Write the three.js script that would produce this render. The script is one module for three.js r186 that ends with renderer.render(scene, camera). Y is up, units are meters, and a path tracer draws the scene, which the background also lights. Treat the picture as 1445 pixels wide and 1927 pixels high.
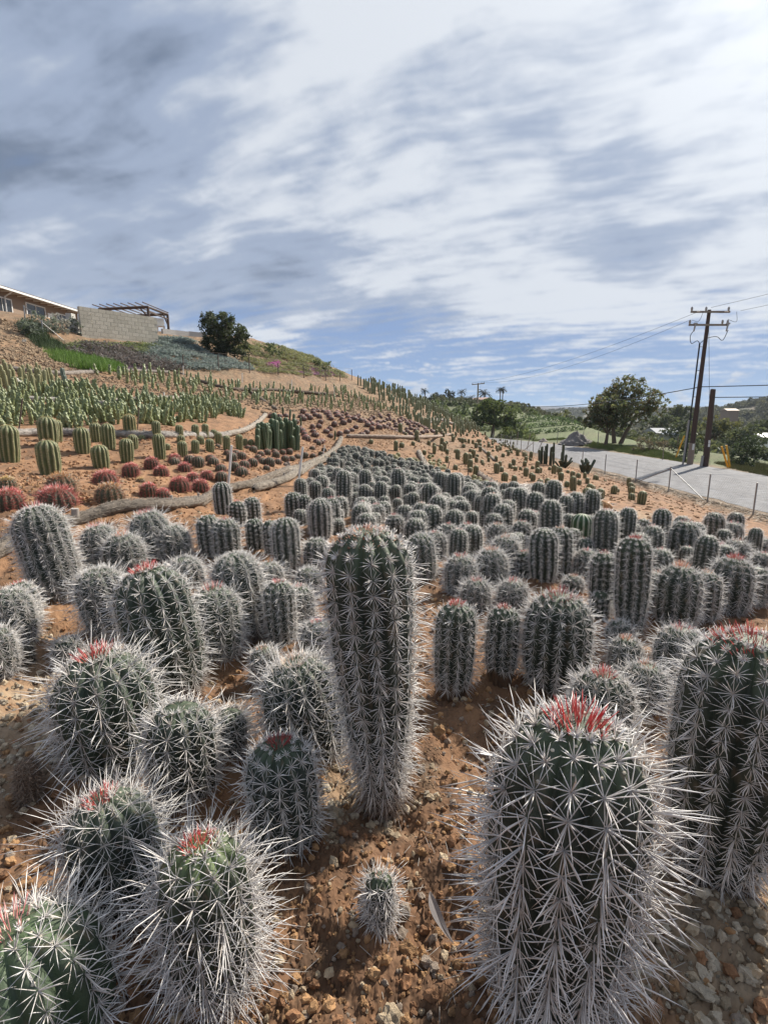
import * as THREE from 'three';
import { mergeGeometries } from 'three/addons/utils/BufferGeometryUtils.js';
import { createNoise2D, createNoise3D } from 'simplex-noise';

// ---------------------------------------------------------------- camera, sky, sun, exposure
const scene = new THREE.Scene();
const PITCH = 11.2 * Math.PI / 180, FOCAL = 1000, CX = 722.5, CY = 963.5;
const camera = new THREE.PerspectiveCamera(2 * Math.atan(CY / FOCAL) * 180 / Math.PI, 767 / 1024, 0.05, 9000);
camera.position.set(0, 0, 0);
camera.rotation.x = -PITCH;
const renderer = new THREE.WebGLRenderer({ antialias: true });
renderer.toneMapping = THREE.LinearToneMapping;
renderer.toneMappingExposure = 1.6;
renderer.shadowMap.enabled = true;

function makeRandom(seed) {
  let s = seed >>> 0;
  return () => { s = (s + 0x6d2b79f5) | 0; let t = Math.imul(s ^ (s >>> 15), 1 | s); t = (t + Math.imul(t ^ (t >>> 7), 61 | t)) ^ t; return ((t ^ (t >>> 14)) >>> 0) / 4294967296; };
}
const { clamp, lerp, smoothstep } = THREE.MathUtils;
const noise2 = createNoise2D(makeRandom(11)), noise3 = createNoise3D(makeRandom(12));
function fbm2(x, y, octaves, gain = 0.5) { let s = 0, a = 1, n = 0; for (let i = 0; i < octaves; i++) { s += a * noise2(x, y); n += a; a *= gain; x = x * 2.03 + 17.1; y = y * 2.03 - 9.7; } return s / n; }
const mix3 = (a, b, t) => [a[0] + (b[0] - a[0]) * t, a[1] + (b[1] - a[1]) * t, a[2] + (b[2] - a[2]) * t];

const sunDirection = new THREE.Vector3(0.62, 0.70, -0.66).normalize();
const sun = new THREE.DirectionalLight(new THREE.Color(1.0, 0.93, 0.82), 5.0);
sun.position.copy(sunDirection).multiplyScalar(120); sun.castShadow = true; sun.shadow.radius = 1.6;
sun.shadow.mapSize.set(4096, 4096);
Object.assign(sun.shadow.camera, { left: -70, right: 70, top: 70, bottom: -70, near: 1, far: 320 });
sun.target.position.set(0, -2, -25); sun.position.add(sun.target.position);
scene.add(sun, sun.target);

// One computed sky: pale blue air, a broken sheet of streaky high cloud with grey undersides, small cumulus low down.
const SK = [21.2, 10.4];
function makeSky() {
  const W = 3072, H = 1536, data = new Float32Array(W * H * 4);
  const sd = sunDirection;
  for (let row = 0; row < H; row++) {
    const el = ((row + 0.5) / H - 0.5) * Math.PI, y = Math.sin(el), ce = Math.cos(el);
    for (let col = 0; col < W; col++) {
      const o = (row * W + col) * 4;
      data[o + 3] = 1;
      if (y < -0.02) { data[o] = 0.2; data[o + 1] = 0.19; data[o + 2] = 0.18; continue; }
      const az = ((col + 0.5) / W - 0.5) * 2 * Math.PI, x = Math.cos(az) * ce, z = Math.sin(az) * ce;
      const cs = clamp(x * sd.x + y * sd.y + z * sd.z, -1, 1), up = Math.max(y, 0);
      // clear air
      const hz = Math.exp(-up * 13);
      let c = mix3([0.13, 0.27, 0.58], [0.44, 0.62, 0.86], hz);
      const glow = 0.5 * Math.pow(Math.max(cs, 0), 6) + 0.9 * Math.pow(Math.max(cs, 0), 40);
      c = [c[0] + glow * 0.30, c[1] + glow * 0.30, c[2] + glow * 0.28];
      // high cloud sheet, on a plane above: soft heaped bands, blue grey where thick, bluish white where thin and towards the sun, brightness added opposite it
      const k = 1 / (up + 0.16), px = x * k, pz = z * k;
      const qx = px * 0.92 + pz * 0.39, qz = pz * 0.92 - px * 0.39;
      const w1 = fbm2(qx * 0.9 + 3.1, qz * 0.9 - 1.7, 3), w2 = fbm2(qx * 0.9 - 8.3, qz * 0.9 + 5.9, 3);
      const sx = qx + w1 * 0.07, sz = qz + w2 * 0.07;
      const broad = fbm2(sx * 0.42 + SK[0], sz * 0.62 + SK[1], 3, 0.5), mid = fbm2(sx * 1.15 + 4, sz * 1.7 - 7, 6, 0.52), wisp = fbm2(sx * 1.7 - 2, sz * 7.5 + 7, 6, 0.62), puff = fbm2(sx * 3.6 + 9, sz * 4.4 + 2, 5, 0.55);
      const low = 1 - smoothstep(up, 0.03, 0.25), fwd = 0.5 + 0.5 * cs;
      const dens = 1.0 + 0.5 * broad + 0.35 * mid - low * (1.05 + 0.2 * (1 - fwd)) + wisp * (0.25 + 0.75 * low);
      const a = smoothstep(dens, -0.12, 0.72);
      const shade = clamp(0.37 + 0.56 * broad + 0.38 * mid + 0.17 * puff + 0.20 * wisp + 0.20 * low + 0.72 * Math.pow(fwd, 6) + 0.55 * Math.pow(1 - fwd, 2.2), 0, 1);  // last term brightens the unseen sky opposite the sun, added as fill light
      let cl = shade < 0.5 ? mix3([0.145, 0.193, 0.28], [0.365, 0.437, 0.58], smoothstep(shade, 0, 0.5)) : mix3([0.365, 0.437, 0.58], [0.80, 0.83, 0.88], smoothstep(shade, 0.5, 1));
      const silver = (0.20 * Math.pow(Math.max(cs, 0), 8) + 0.6 * Math.pow(Math.max(cs, 0), 40)) * (0.6 + 0.4 * shade);
      cl = [cl[0] + silver, cl[1] + silver, cl[2] + silver * 0.97];
      c = mix3(c, cl, a * 0.97);
      // a few small cumulus near the horizon
      if (up < 0.14) {
        const cu = fbm2(az * 11 + 2, up * 42, 5, 0.55) + 0.5 * noise2(az * 3.1, 5) - 0.22 - Math.abs(up - 0.04) * 8, ca = smoothstep(cu, 0.0, 0.25) * 0.9;
        const sh = clamp(0.5 + 0.6 * fbm2(az * 24, up * 90 + 4, 4) + 6 * (up - 0.04), 0, 1);
        c = mix3(c, [0.48 + 0.34 * sh, 0.56 + 0.28 * sh, 0.70 + 0.18 * sh], ca);
      }
      data[o] = c[0] * 0.585; data[o + 1] = c[1] * 0.595; data[o + 2] = c[2] * 0.605;
    }
  }
  const t = new THREE.DataTexture(data, W, H, THREE.RGBAFormat, THREE.FloatType);
  t.mapping = THREE.EquirectangularReflectionMapping; t.magFilter = THREE.LinearFilter; t.needsUpdate = true;
  return t;
}
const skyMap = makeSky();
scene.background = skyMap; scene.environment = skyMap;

scene.fog = new THREE.FogExp2(new THREE.Color(0.72, 0.80, 0.92), 0.00014);

// ---------------------------------------------------------------- naming helpers
const nameCount = {};
function numbered(name) { const n = nameCount[name] = (nameCount[name] ?? -1) + 1; return n ? name + '_' + String(n).padStart(3, '0') : name; }
function tag(o, label, category, group, kind) {
  if (label) o.userData.label = label;
  if (category) o.userData.category = category;
  if (group) o.userData.group = group;
  if (kind) o.userData.kind = kind;
  return o;
}
const shadowed = (m) => { m.castShadow = true; m.receiveShadow = true; return m; };
function thing(name, label, category, position, group) {
  const g = new THREE.Group(); g.name = numbered(name); g.position.set(...position); scene.add(g);
  return tag(g, label, category, group);
}
function part(name, geometry, material, parent, kind) {
  const m = shadowed(new THREE.Mesh(geometry, material)); m.name = parent ? name : numbered(name);
  if (kind) m.userData.kind = kind;
  (parent ?? scene).add(m);
  return m;
}
function structure(name, geometry, material) { return tag(part(name, geometry, material), null, null, null, 'structure'); }
function single(name, geometry, material, label, category, group, position) {       // a thing that is one mesh
  const m = part(name, geometry, material); if (position) m.position.set(...position);
  return tag(m, label, category, group);
}
function instanced(name, geometry, material, matrices, colors, label, category) {
  const m = shadowed(new THREE.InstancedMesh(geometry, material, matrices.length)); m.name = numbered(name);
  matrices.forEach((x, i) => m.setMatrixAt(i, x));
  if (colors) colors.forEach((c, i) => m.setColorAt(i, c));
  scene.add(m);
  return tag(m, label, category, null, 'stuff');
}
// A growing buffer of triangles with vertex colours.
class Builder {
  constructor() { this.p = []; this.n = []; this.c = []; this.i = []; }
  vertex(x, y, z, nx, ny, nz, c) { this.p.push(x, y, z); this.n.push(nx, ny, nz); this.c.push(c[0], c[1], c[2]); return this.p.length / 3 - 1; }
  // a three-sided thorn from b along the unit vector d
  thorn(b, d, length, radius, c0, c1, bend = 0) {
    let ax = -d.z, ay = 0, az = d.x, l = Math.hypot(ax, az); if (l < 0.02) { ax = 1; az = 0; l = 1; } ax /= l; az /= l;
    const bx = d.y * az - d.z * ay, by = d.z * ax - d.x * az, bz = d.x * ay - d.y * ax, at = this.p.length / 3;
    for (let k = 0; k < 3; k++) {
      const co = Math.cos(k * 2.0944 + 0.5), si = Math.sin(k * 2.0944 + 0.5), nx = ax * co + bx * si, ny = ay * co + by * si, nz = az * co + bz * si;
      this.vertex(b.x + nx * radius, b.y + ny * radius, b.z + nz * radius, nx, ny, nz, c0);
    }
    for (let k = 0; k < 3; k++) {
      const co = Math.cos(k * 2.0944 + 0.5), si = Math.sin(k * 2.0944 + 0.5), nx = ax * co + bx * si, ny = ay * co + by * si, nz = az * co + bz * si;
      const m = 0.62, r = radius * 0.72;
      this.vertex(b.x + d.x * length * m + nx * r + bend * ax * length, b.y + d.y * length * m + ny * r + 0.5 * Math.abs(bend) * length, b.z + d.z * length * m + nz * r + bend * az * length, nx, ny, nz, c1);
    }
    const tip = this.vertex(b.x + d.x * length, b.y + d.y * length, b.z + d.z * length, d.x, d.y, d.z, c1);
    for (let k = 0; k < 3; k++) { const j = (k + 1) % 3; this.i.push(at + k, at + j, at + 3 + j, at + k, at + 3 + j, at + 3 + k, at + 3 + k, at + 3 + j, tip); }
  }
  // the same with three triangles only, for things far off
  thornLow(b, d, length, radius, c1) {
    let ax = -d.z, az = d.x, l = Math.hypot(ax, az); if (l < 0.02) { ax = 1; az = 0; l = 1; } ax /= l; az /= l;
    const bx = d.y * az, by = d.z * ax - d.x * az, bz = -d.y * ax, at = this.p.length / 3;
    for (let k = 0; k < 3; k++) {
      const co = Math.cos(k * 2.0944), si = Math.sin(k * 2.0944), nx = ax * co + bx * si, ny = by * si, nz = az * co + bz * si;
      this.vertex(b.x + nx * radius, b.y + ny * radius, b.z + nz * radius, nx, ny, nz, c1);
    }
    const tip = this.vertex(b.x + d.x * length, b.y + d.y * length, b.z + d.z * length, d.x, d.y, d.z, c1);
    this.i.push(at, at + 1, tip, at + 1, at + 2, tip, at + 2, at, tip);
  }
  geometry() {
    const g = new THREE.BufferGeometry();
    g.setAttribute('position', new THREE.BufferAttribute(new Float32Array(this.p), 3));
    g.setAttribute('normal', new THREE.BufferAttribute(new Float32Array(this.n), 3));
    g.setAttribute('color', new THREE.BufferAttribute(new Float32Array(this.c), 3));
    g.setIndex(this.i);
    return g;
  }
}
function box(w, h, d, x = 0, y = 0, z = 0, ry = 0) { const g = new THREE.BoxGeometry(w, h, d); if (ry) g.rotateY(ry); return g.translate(x, y, z); }
function bar(a, b, r0, r1 = r0, sides = 8) {                                   // a tapered rod between two points
  const A = new THREE.Vector3(...a), B = new THREE.Vector3(...b), d = B.clone().sub(A), g = new THREE.CylinderGeometry(r1, r0, d.length(), sides, 1);
  g.translate(0, d.length() / 2, 0); g.applyQuaternion(new THREE.Quaternion().setFromUnitVectors(new THREE.Vector3(0, 1, 0), d.normalize()));
  return g.translate(...a);
}
function wireAlong(points, r, sides = 5, n = 24) { return new THREE.TubeGeometry(new THREE.CatmullRomCurve3(points.map((p) => new THREE.Vector3(...p))), n, r, sides); }
// ---------------------------------------------------------------- the lie of the land (heights are metres above the camera's eye)
const sinP = Math.sin(PITCH), cosP = Math.cos(PITCH);
function ray(u, v) { const a = CY - v; return new THREE.Vector3(u - CX, a * cosP - FOCAL * sinP, -(FOCAL * cosP + a * sinP)); }
function atDistance(u, v, forward) { const d = ray(u, v); return d.multiplyScalar(forward / -d.z); }       // the point of a sight line that lies so far forward
const survey = [
  // sight line and distance forward
  [725, 1540, 1.4], [1055, 1900, 0.86], [300, 1880, 0.86], [100, 1130, 2.75], [1370, 1680, 1.12], [855, 1310, 2.05], [1050, 1290, 2.1],
  [20, 1480, 1.5], [420, 1240, 2.3], [1190, 1190, 2.6], [560, 985, 5.2], [740, 960, 6.2], [1000, 985, 5.4], [1250, 1035, 4.4],
  [200, 948, 4.2], [40, 960, 3.9], [330, 935, 5.4], [90, 893, 6.0], [440, 890, 7.6], [100, 818, 9.2], [330, 815, 9.6], [420, 968, 5.6], [10, 870, 6.6],
  [590, 900, 9.4], [640, 850, 18], [760, 868, 15], [520, 860, 12], [470, 800, 15], [300, 800, 11],
  [60, 770, 12], [150, 735, 15], [20, 725, 15], [250, 760, 14], [400, 770, 17], [0, 660, 20], [0, 597, 27], [60, 605, 28.5],
  [600, 800, 21], [720, 800, 23], [640, 776, 30], [300, 720, 22], [450, 735, 28], [560, 745, 32], [680, 750, 37],
  [200, 690, 25], [330, 690, 29], [430, 695, 32], [560, 705, 39], [660, 712, 46],
  [155, 634, 29], [297, 646, 32.6], [420, 668, 36], [340, 632, 38], [470, 640, 42], [560, 662, 46], [620, 690, 48.5],
  [705, 726, 52], [760, 750, 53], [820, 778, 54], [880, 803, 55], [930, 822, 55],
  [740, 780, 42], [800, 805, 41], [850, 825, 40], [900, 845, 38], [780, 832, 28], [880, 870, 24], [960, 880, 25], [830, 870, 20],
  [900, 905, 14.5], [960, 930, 11.5], [1030, 935, 11], [1070, 905, 19], [1160, 940, 13.2], [1140, 905, 20], [1260, 955, 13.5], [1050, 880, 28], [960, 850, 34],
  [1430, 985, 11.5], [1340, 1010, 6.2],
];
const anchors = [[0, -1.25, 1.5], [2, -1.3, 1.5], [-2, -1.1, 1.5], [-8, -0.2, 0], [-9, 0.2, -5], [-20, 2.2, -4], [-30, 5, -20], [-30, 6.4, -40], [-40, 6.5, -70], [-10, 5, -66], [2, 1.6, -66], [8, -1.6, -66], [9, -3.2, 0], [8, -3.2, 8], [13, -4, -4], [0, -1.6, 10], [-20, 2, 12],
  [12.5, -3.9, -12], [12.5, -3.95, -20], [12.3, -3.95, -30], [12, -3.95, -42], [12, -3.95, -54], [-23, 5.6, -34], [-30, 6.4, -46], [-30, 6.5, -56], [-15.5, 4.9, -37], [-18, 5.2, -40], [6.5, -2.3, -7]];
const nodes = survey.map(([u, v, d]) => atDistance(u, v, d)).concat(anchors.map(([x, y, z]) => new THREE.Vector3(x, y, z)));
const reach2 = (p, q) => { const s = 0.05 + 0.004 * (q.z * q.z + q.x * q.x); return s; };
const weights = (() => {                                                          // multiquadric surface through the surveyed points
  const N = nodes.length, M = N + 3, A = [];
  for (let i = 0; i < N; i++) {
    const row = new Float64Array(M + 1);
    for (let j = 0; j < N; j++) row[j] = Math.sqrt((nodes[i].x - nodes[j].x) ** 2 + (nodes[i].z - nodes[j].z) ** 2 + reach2(nodes[i], nodes[j]));
    row[i] -= 0.02 + 0.012 * Math.hypot(nodes[i].x, nodes[i].z);
    row[N] = 1; row[N + 1] = nodes[i].x; row[N + 2] = nodes[i].z; row[M] = nodes[i].y; A.push(row);
  }
  for (let k = 0; k < 3; k++) { const row = new Float64Array(M + 1); for (let j = 0; j < N; j++) row[j] = [1, nodes[j].x, nodes[j].z][k]; A.push(row); }
  for (let i = 0; i < M; i++) {
    let best = i; for (let r = i + 1; r < M; r++) if (Math.abs(A[r][i]) > Math.abs(A[best][i])) best = r;
    [A[i], A[best]] = [A[best], A[i]];
    for (let r = i + 1; r < M; r++) { const f = A[r][i] / A[i][i]; if (f) for (let c = i; c <= M; c++) A[r][c] -= f * A[i][c]; }
  }
  const w = new Float64Array(M);
  for (let i = M - 1; i >= 0; i--) { let s = A[i][M]; for (let c = i + 1; c < M; c++) s -= A[i][c] * w[c]; w[i] = s / A[i][i]; }
  return w;
})();
function hillside(x, z) {
  const N = nodes.length; let s = weights[N] + weights[N + 1] * x + weights[N + 2] * z;
  for (let j = 0; j < N; j++) { const q = nodes[j]; s += weights[j] * Math.sqrt((x - q.x) ** 2 + (z - q.z) ** 2 + reach2(null, q)); }
  return s;
}
function along(table, z) {                                                        // linear table of [z, value], z falling
  if (z >= table[0][0]) return table[0][1];
  for (let i = 1; i < table.length; i++) if (z >= table[i][0]) return lerp(table[i][1], table[i - 1][1], (z - table[i][0]) / (table[i - 1][0] - table[i][0]));
  return table[table.length - 1][1];
}
const ROAD_Y = -4;
const roadLeft = (z) => along([[20, 16.6], [-10, 15.4], [-20, 14.7], [-30, 14.2], [-40, 13.8], [-50, 13.2], [-58, 12.2], [-66, 9.8], [-76, 5]], z);
const roadRight = (z) => along([[20, 24], [-10, 23.6], [-30, 22.7], [-38, 21.9], [-45, 20.9], [-54, 19.6], [-62, 17.6], [-70, 14], [-78, 8.5]], z);
const bump2 = (x, z, cx, cz, sx, sz) => Math.exp(-(((x - cx) / sx) ** 2) - ((z - cz) / sz) ** 2);
function farLand(x, z) {
  let y = -5.2 - 30 * smoothstep(x, 34, 110) - 6 * smoothstep(-z, 250, 900);
  y += 5.0 * bump2(x, z, 28, -175, 42, 52) + 4.2 * bump2(x, z, -40, -190, 70, 70);
  y += 1.9 * bump2(x, z, 22, -112, 20, 18) + 4.0 * bump2(x, z, 42, -268, 75, 45);
  y += 54 * bump2(x, z, 470, -520, 200, 150) + 20 * bump2(x, z, 190, -330, 70, 60) + 9 * bump2(x, z, 120, -210, 40, 46);
  const d = Math.hypot(x, z);
  y += smoothstep(d, 700, 1500) * (30 + 14 * fbm2(x * 0.0011, z * 0.0011, 4));
  return y + smoothstep(d, 90, 220) * (1.6 * fbm2(x * 0.02, z * 0.02, 4));
}
function height(x, z) {
  const behind = smoothstep(-z, 60, 76);
  let h = behind < 1 ? hillside(x, z) : 0;
  const l = roadLeft(z), r = roadRight(z);
  if (behind < 1) {
    if (x > l - 3) h = lerp(h, ROAD_Y, smoothstep(x, l - 2.4, l - 0.25));
    if (x > r) h = ROAD_Y + 0.25 * smoothstep(x, r + 0.5, r + 3) * smoothstep(-z, 38, 46) - 13 * smoothstep(x - r, 5, 46) * (1 - 0.55 * smoothstep(-z, 46, 70)) - 0.5 * smoothstep(x - r, 1.2, 5) * (1 - smoothstep(-z, 36, 44));
  }
  if (behind > 0) h = lerp(h, farLand(x, z), behind);
  const d = Math.hypot(x, z);
  const off = smoothstep(Math.min(l - 1.0 - x, 3), 0, 2);
  if (d < 90) h += off * (0.05 * fbm2(x * 0.55, z * 0.55, 3) * smoothstep(d, 2.5, 9) + 0.16 * fbm2(x * 0.25 + 7, z * 0.25, 3) * smoothstep(d, 14, 34));
  if (d > 14 && d < 62 && behind < 1 && x < l - 3) h += 0.045 * smoothstep(d, 15, 24) * Math.sin(h * 9.5 + 1.5 * noise2(x * 0.2, z * 0.2)) * smoothstep(l - 3 - x, 0, 4) * smoothstep(7 - x, 0, 5);
  return h;
}
function ground(u, v) {                                                            // where a sight line meets the land
  const d = ray(u, v); d.multiplyScalar(1 / -d.z);
  let a = 0.4, b = a;
  while (b < 900) { b = a * 1.02 + 0.01; if (d.y * b < height(d.x * b, -b)) break; a = b; }
  for (let k = 0; k < 24; k++) { const m = (a + b) / 2; if (d.y * m < height(d.x * m, -m)) b = m; else a = m; }
  return new THREE.Vector3(d.x * b, height(d.x * b, -b), -b);
}

// colours of the earth, real-world values
const EARTH = { orange: [0.38, 0.203, 0.102], brown: [0.185, 0.098, 0.052], pale: [0.42, 0.32, 0.215], tan: [0.255, 0.178, 0.108], green: [0.11, 0.155, 0.045], olive: [0.17, 0.16, 0.075], dark: [0.12, 0.10, 0.06] };
const patch = (x, z, cx, cz, r) => smoothstep(r - Math.hypot(x - cx, z - cz) + 0.35 * r * noise2(x * 2.2 / r, z * 2.2 / r), 0, r * 0.6);
const gravelSpots = [[30, 1300, 0.55], [60, 1420, 0.38], [1400, 1850, 0.42], [1300, 1760, 0.24], [640, 1480, 0.3], [1180, 965, 1.0], [1060, 945, 1.3]].map(([u, v, r]) => { const g = ground(u, v); return [g.x, g.z, r]; });
function earthColor(x, z) {
  const d = Math.hypot(x, z), n1 = fbm2(x * 0.9, z * 0.9, 4), n2 = fbm2(x * 5.5 + 3, z * 5.5, 3);
  let c = mix3(EARTH.orange, EARTH.brown, clamp(0.76 + 0.5 * n1 + 0.45 * n2 - 0.52 * smoothstep(d, 1.6, 6), 0, 1));
  for (const [gx, gz, r] of gravelSpots) c = mix3(c, EARTH.pale, 0.65 * patch(x, z, gx, gz, r) * clamp(0.7 + 0.5 * n2, 0, 1));
  if (d > 12) c = mix3(c, EARTH.tan, smoothstep(d, 14, 30) * clamp(0.65 + 0.5 * n1, 0, 1) * smoothstep(4 - x, -6, 3));
  const l = roadLeft(z), r = roadRight(z);
  if (z > -64 && x > l - 1.6) c = mix3(c, [0.25, 0.19, 0.13], smoothstep(x, l - 1.6, l - 0.4) * 0.8);
  if (z > -76 && x > r) { c = mix3([0.27, 0.2, 0.13], mix3(EARTH.green, EARTH.olive, clamp(0.45 + 0.7 * n1, 0, 1)), smoothstep(x - r + 0.6 * n1, 0.3, 1.6)); }
  if (z < -62) { const t = smoothstep(-z, 62, 74); c = mix3(c, mix3(mix3(EARTH.green, EARTH.olive, clamp(0.35 + 0.6 * fbm2(x * 0.06, z * 0.06, 3), 0, 1)), EARTH.dark, smoothstep(d, 125, 190) * 0.75), t); }
  if (d > 300) c = mix3(c, mix3([0.085, 0.085, 0.05], [0.19, 0.13, 0.085], smoothstep(fbm2(x * 0.013, z * 0.013, 4), 0.1, 0.5)), smoothstep(d, 300, 420));
  if (d > 6) { const f = 1 + 0.30 * n2 * smoothstep(d, 6, 14) + 0.16 * noise2(x * 14, z * 14); c = c.map((v) => v * f); }
  return c;
}
// tiling fine soil grain
function grainTexture(size, base, spread, specks, seed, colour) {
  const data = new Uint8Array(size * size * 4), rnd = makeRandom(seed), T = 2 * Math.PI;
  const f = new Float32Array(size * size);
  for (let o = 0, a = 1, cells = 8; o < 6; o++, a *= 0.72, cells *= 2) {
    const g = new Float32Array(cells * cells).map(() => rnd() * 2 - 1);
    for (let y = 0; y < size; y++) for (let x = 0; x < size; x++) {
      const gx = x / size * cells, gy = y / size * cells, x0 = Math.floor(gx), y0 = Math.floor(gy); let fx = gx - x0, fy = gy - y0; fx = fx * fx * (3 - 2 * fx); fy = fy * fy * (3 - 2 * fy);
      const A = g[y0 % cells * cells + x0 % cells], B = g[y0 % cells * cells + (x0 + 1) % cells], C = g[(y0 + 1) % cells * cells + x0 % cells], D = g[(y0 + 1) % cells * cells + (x0 + 1) % cells];
      f[y * size + x] += a * lerp(lerp(A, B, fx), lerp(C, D, fx), fy);
    }
  }
  for (let k = 0; k < specks; k++) {                                                // grit
    const cx = rnd() * size, cy = rnd() * size, r = 1 + rnd() * rnd() * 5, h = 0.5 + rnd() * 1.3;
    for (let y = -6; y <= 6; y++) for (let x = -6; x <= 6; x++) { const q = (x * x + y * y) / (r * r); if (q < 1) { const at = ((Math.floor(cy + y) + size) % size) * size + (Math.floor(cx + x) + size) % size; f[at] = Math.max(f[at], h * (1 - 0.6 * q)); } }
  }
  for (let k = 0; k < size * size; k++) {
    const v = f[k];
    for (let c = 0; c < 3; c++) data[k * 4 + c] = clamp(colour ? base[c] + spread * v * (1 + 0.25 * (c - 1) * Math.sign(v)) : base[c] + spread * v, 0, 255);
    data[k * 4 + 3] = 255;
  }
  const t = new THREE.DataTexture(data, size, size); t.wrapS = t.wrapT = THREE.RepeatWrapping; t.magFilter = THREE.LinearFilter; t.generateMipmaps = true; t.needsUpdate = true;
  if (colour) t.colorSpace = THREE.SRGBColorSpace;
  return t;
}
const soilColour = grainTexture(1024, [222, 220, 216], 26, 5200, 5, true), soilBump = grainTexture(1024, [110, 110, 110], 46, 5200, 5, false);
const soilMaterial = new THREE.MeshStandardMaterial({ vertexColors: true, map: soilColour, bumpMap: soilBump, bumpScale: 0.02, roughness: 0.96 });

function clods(x, z) {                                                               // broken earth between the nearest plants
  const a = noise2(x * 9, z * 9), b = Math.abs(noise2(x * 21 + 5, z * 21)), c = Math.abs(noise2(x * 47, z * 47 + 8));
  return 0.012 * a + 0.012 * (0.5 - b) + 0.010 * (0.5 - c) + 0.035 * noise2(x * 2.3 + 1, z * 2.3);
}
function surface(x, z) { const d = Math.hypot(x, z), w = (1 - smoothstep(d, 4, 11)) * smoothstep(d, 0.0, 0.5); return height(x, z) + (w > 0 ? w * clods(x, z) : 0); }
{
  const rings = [0]; for (let r = 0.35; r < 1900;) { rings.push(r); r *= r < 6 ? 1.0105 : r < 80 ? 1.022 : 1.06; }
  const turns = []; for (let a = -180; a < 180;) { turns.push(a); const d = Math.abs(a); a += d < 50 ? 0.3 : d < 70 ? 1.5 : 6; }
  turns.push(180);
  const n = turns.length, P = new Float32Array(rings.length * n * 3), C = new Float32Array(rings.length * n * 3), UV = new Float32Array(rings.length * n * 2), I = [];
  rings.forEach((r, i) => turns.forEach((deg, j) => {
    const a = deg * Math.PI / 180, x = r * Math.sin(a), z = -r * Math.cos(a), k = i * n + j, c = earthColor(x, z);
    P.set([x, surface(x, z), z], k * 3); C.set(c, k * 3); UV.set([x / 1.3, z / 1.3], k * 2);
    if (i && j) I.push(k, k - 1, k - n - 1, k, k - n - 1, k - n);
  }));
  const g = new THREE.BufferGeometry();
  g.setAttribute('position', new THREE.BufferAttribute(P, 3)); g.setAttribute('color', new THREE.BufferAttribute(C, 3)); g.setAttribute('uv', new THREE.BufferAttribute(UV, 2)); g.setIndex(I);
  g.computeVertexNormals();
  structure('ground', g, soilMaterial);
}
// the road: a strip of worn pale asphalt along the foot of the hill
const asphaltColour = grainTexture(1024, [124, 123, 125], 12, 9000, 8, true);
{ const px = asphaltColour.image.data, rnd = makeRandom(61); for (let k = 0; k < 9; k++) { let x = rnd() * 1024, y = rnd() * 1024, a = rnd() * 6.28; for (let s = 0; s < 700; s++) { a += (rnd() - 0.5) * 0.5; x += Math.cos(a); y += Math.sin(a); const w = rnd() < 0.3 ? 2 : 1; for (let q = 0; q <= w; q++) { const i = ((((Math.floor(y) + 1024000) % 1024) * 1024) + ((Math.floor(x + q) + 1024000) % 1024)) * 4; for (let c = 0; c < 3; c++) px[i + c] *= 0.6; } } } }
{
  const cv = document.createElement('canvas'); cv.width = 512; cv.height = 2048;
  const rnd = makeRandom(41), P = [], UV = [], I = [], C = [];
  let k = 0;
  for (let z = 22; z >= -77; z -= 0.75) {
    const l = roadLeft(z), r = roadRight(z);
    for (let j = 0; j <= 12; j++) {
      const edge = (j === 0 ? -1 : j === 12 ? 1 : 0) * (0.12 * noise2(z * 0.8, j) + 0.1 * noise2(z * 3, j));
      const x = lerp(l, r, j / 12) + edge, crown = 0.03 * Math.sin(Math.PI * j / 12);
      P.push(x, Math.max(height(x, z), ROAD_Y) + 0.012 + crown, z); UV.push(x / 2.2, z / 2.2);
      const tr = Math.exp(-((j - 3.2) ** 2)) + Math.exp(-((j - 8.8) ** 2)), q = 0.86 + 0.12 * fbm2(x * 0.6, z * 0.12, 4) - 0.07 * tr + (j === 0 || j === 12 ? 0.05 : 0);
      C.push(q, q * 0.985, q * 0.965);
      if (k && j) { const a = k * 13 + j; I.push(a, a - 13, a - 14, a, a - 14, a - 1); }
    }
    k++;
  }
  const g = new THREE.BufferGeometry();
  g.setAttribute('position', new THREE.Float32BufferAttribute(P, 3)); g.setAttribute('uv', new THREE.Float32BufferAttribute(UV, 2)); g.setAttribute('color', new THREE.Float32BufferAttribute(C, 3)); g.setIndex(I); g.computeVertexNormals();
  structure('road', g, new THREE.MeshStandardMaterial({ map: asphaltColour, vertexColors: true, bumpMap: soilBump, bumpScale: 0.004, roughness: 0.9 }));
}
// ---------------------------------------------------------------- cactus builders
const V = (x, y, z) => new THREE.Vector3(x, y, z);
const fleshMaterial = new THREE.MeshStandardMaterial({ vertexColors: true, roughness: 0.62, bumpMap: soilBump, bumpScale: 0.0015 });
const spineMaterial = new THREE.MeshStandardMaterial({ vertexColors: true, roughness: 0.55 });
const CROWN = {
  red: [[0.46, 0.014, 0.016], [0.60, 0.08, 0.075]], dark: [[0.24, 0.012, 0.015], [0.46, 0.05, 0.05]], pink: [[0.60, 0.09, 0.11], [0.78, 0.42, 0.40]],
  orange: [[0.62, 0.15, 0.08], [0.80, 0.52, 0.36]], cream: [[0.80, 0.72, 0.58], [0.82, 0.55, 0.45]], white: [[0.72, 0.70, 0.68], [0.78, 0.76, 0.74]],
};
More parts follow.
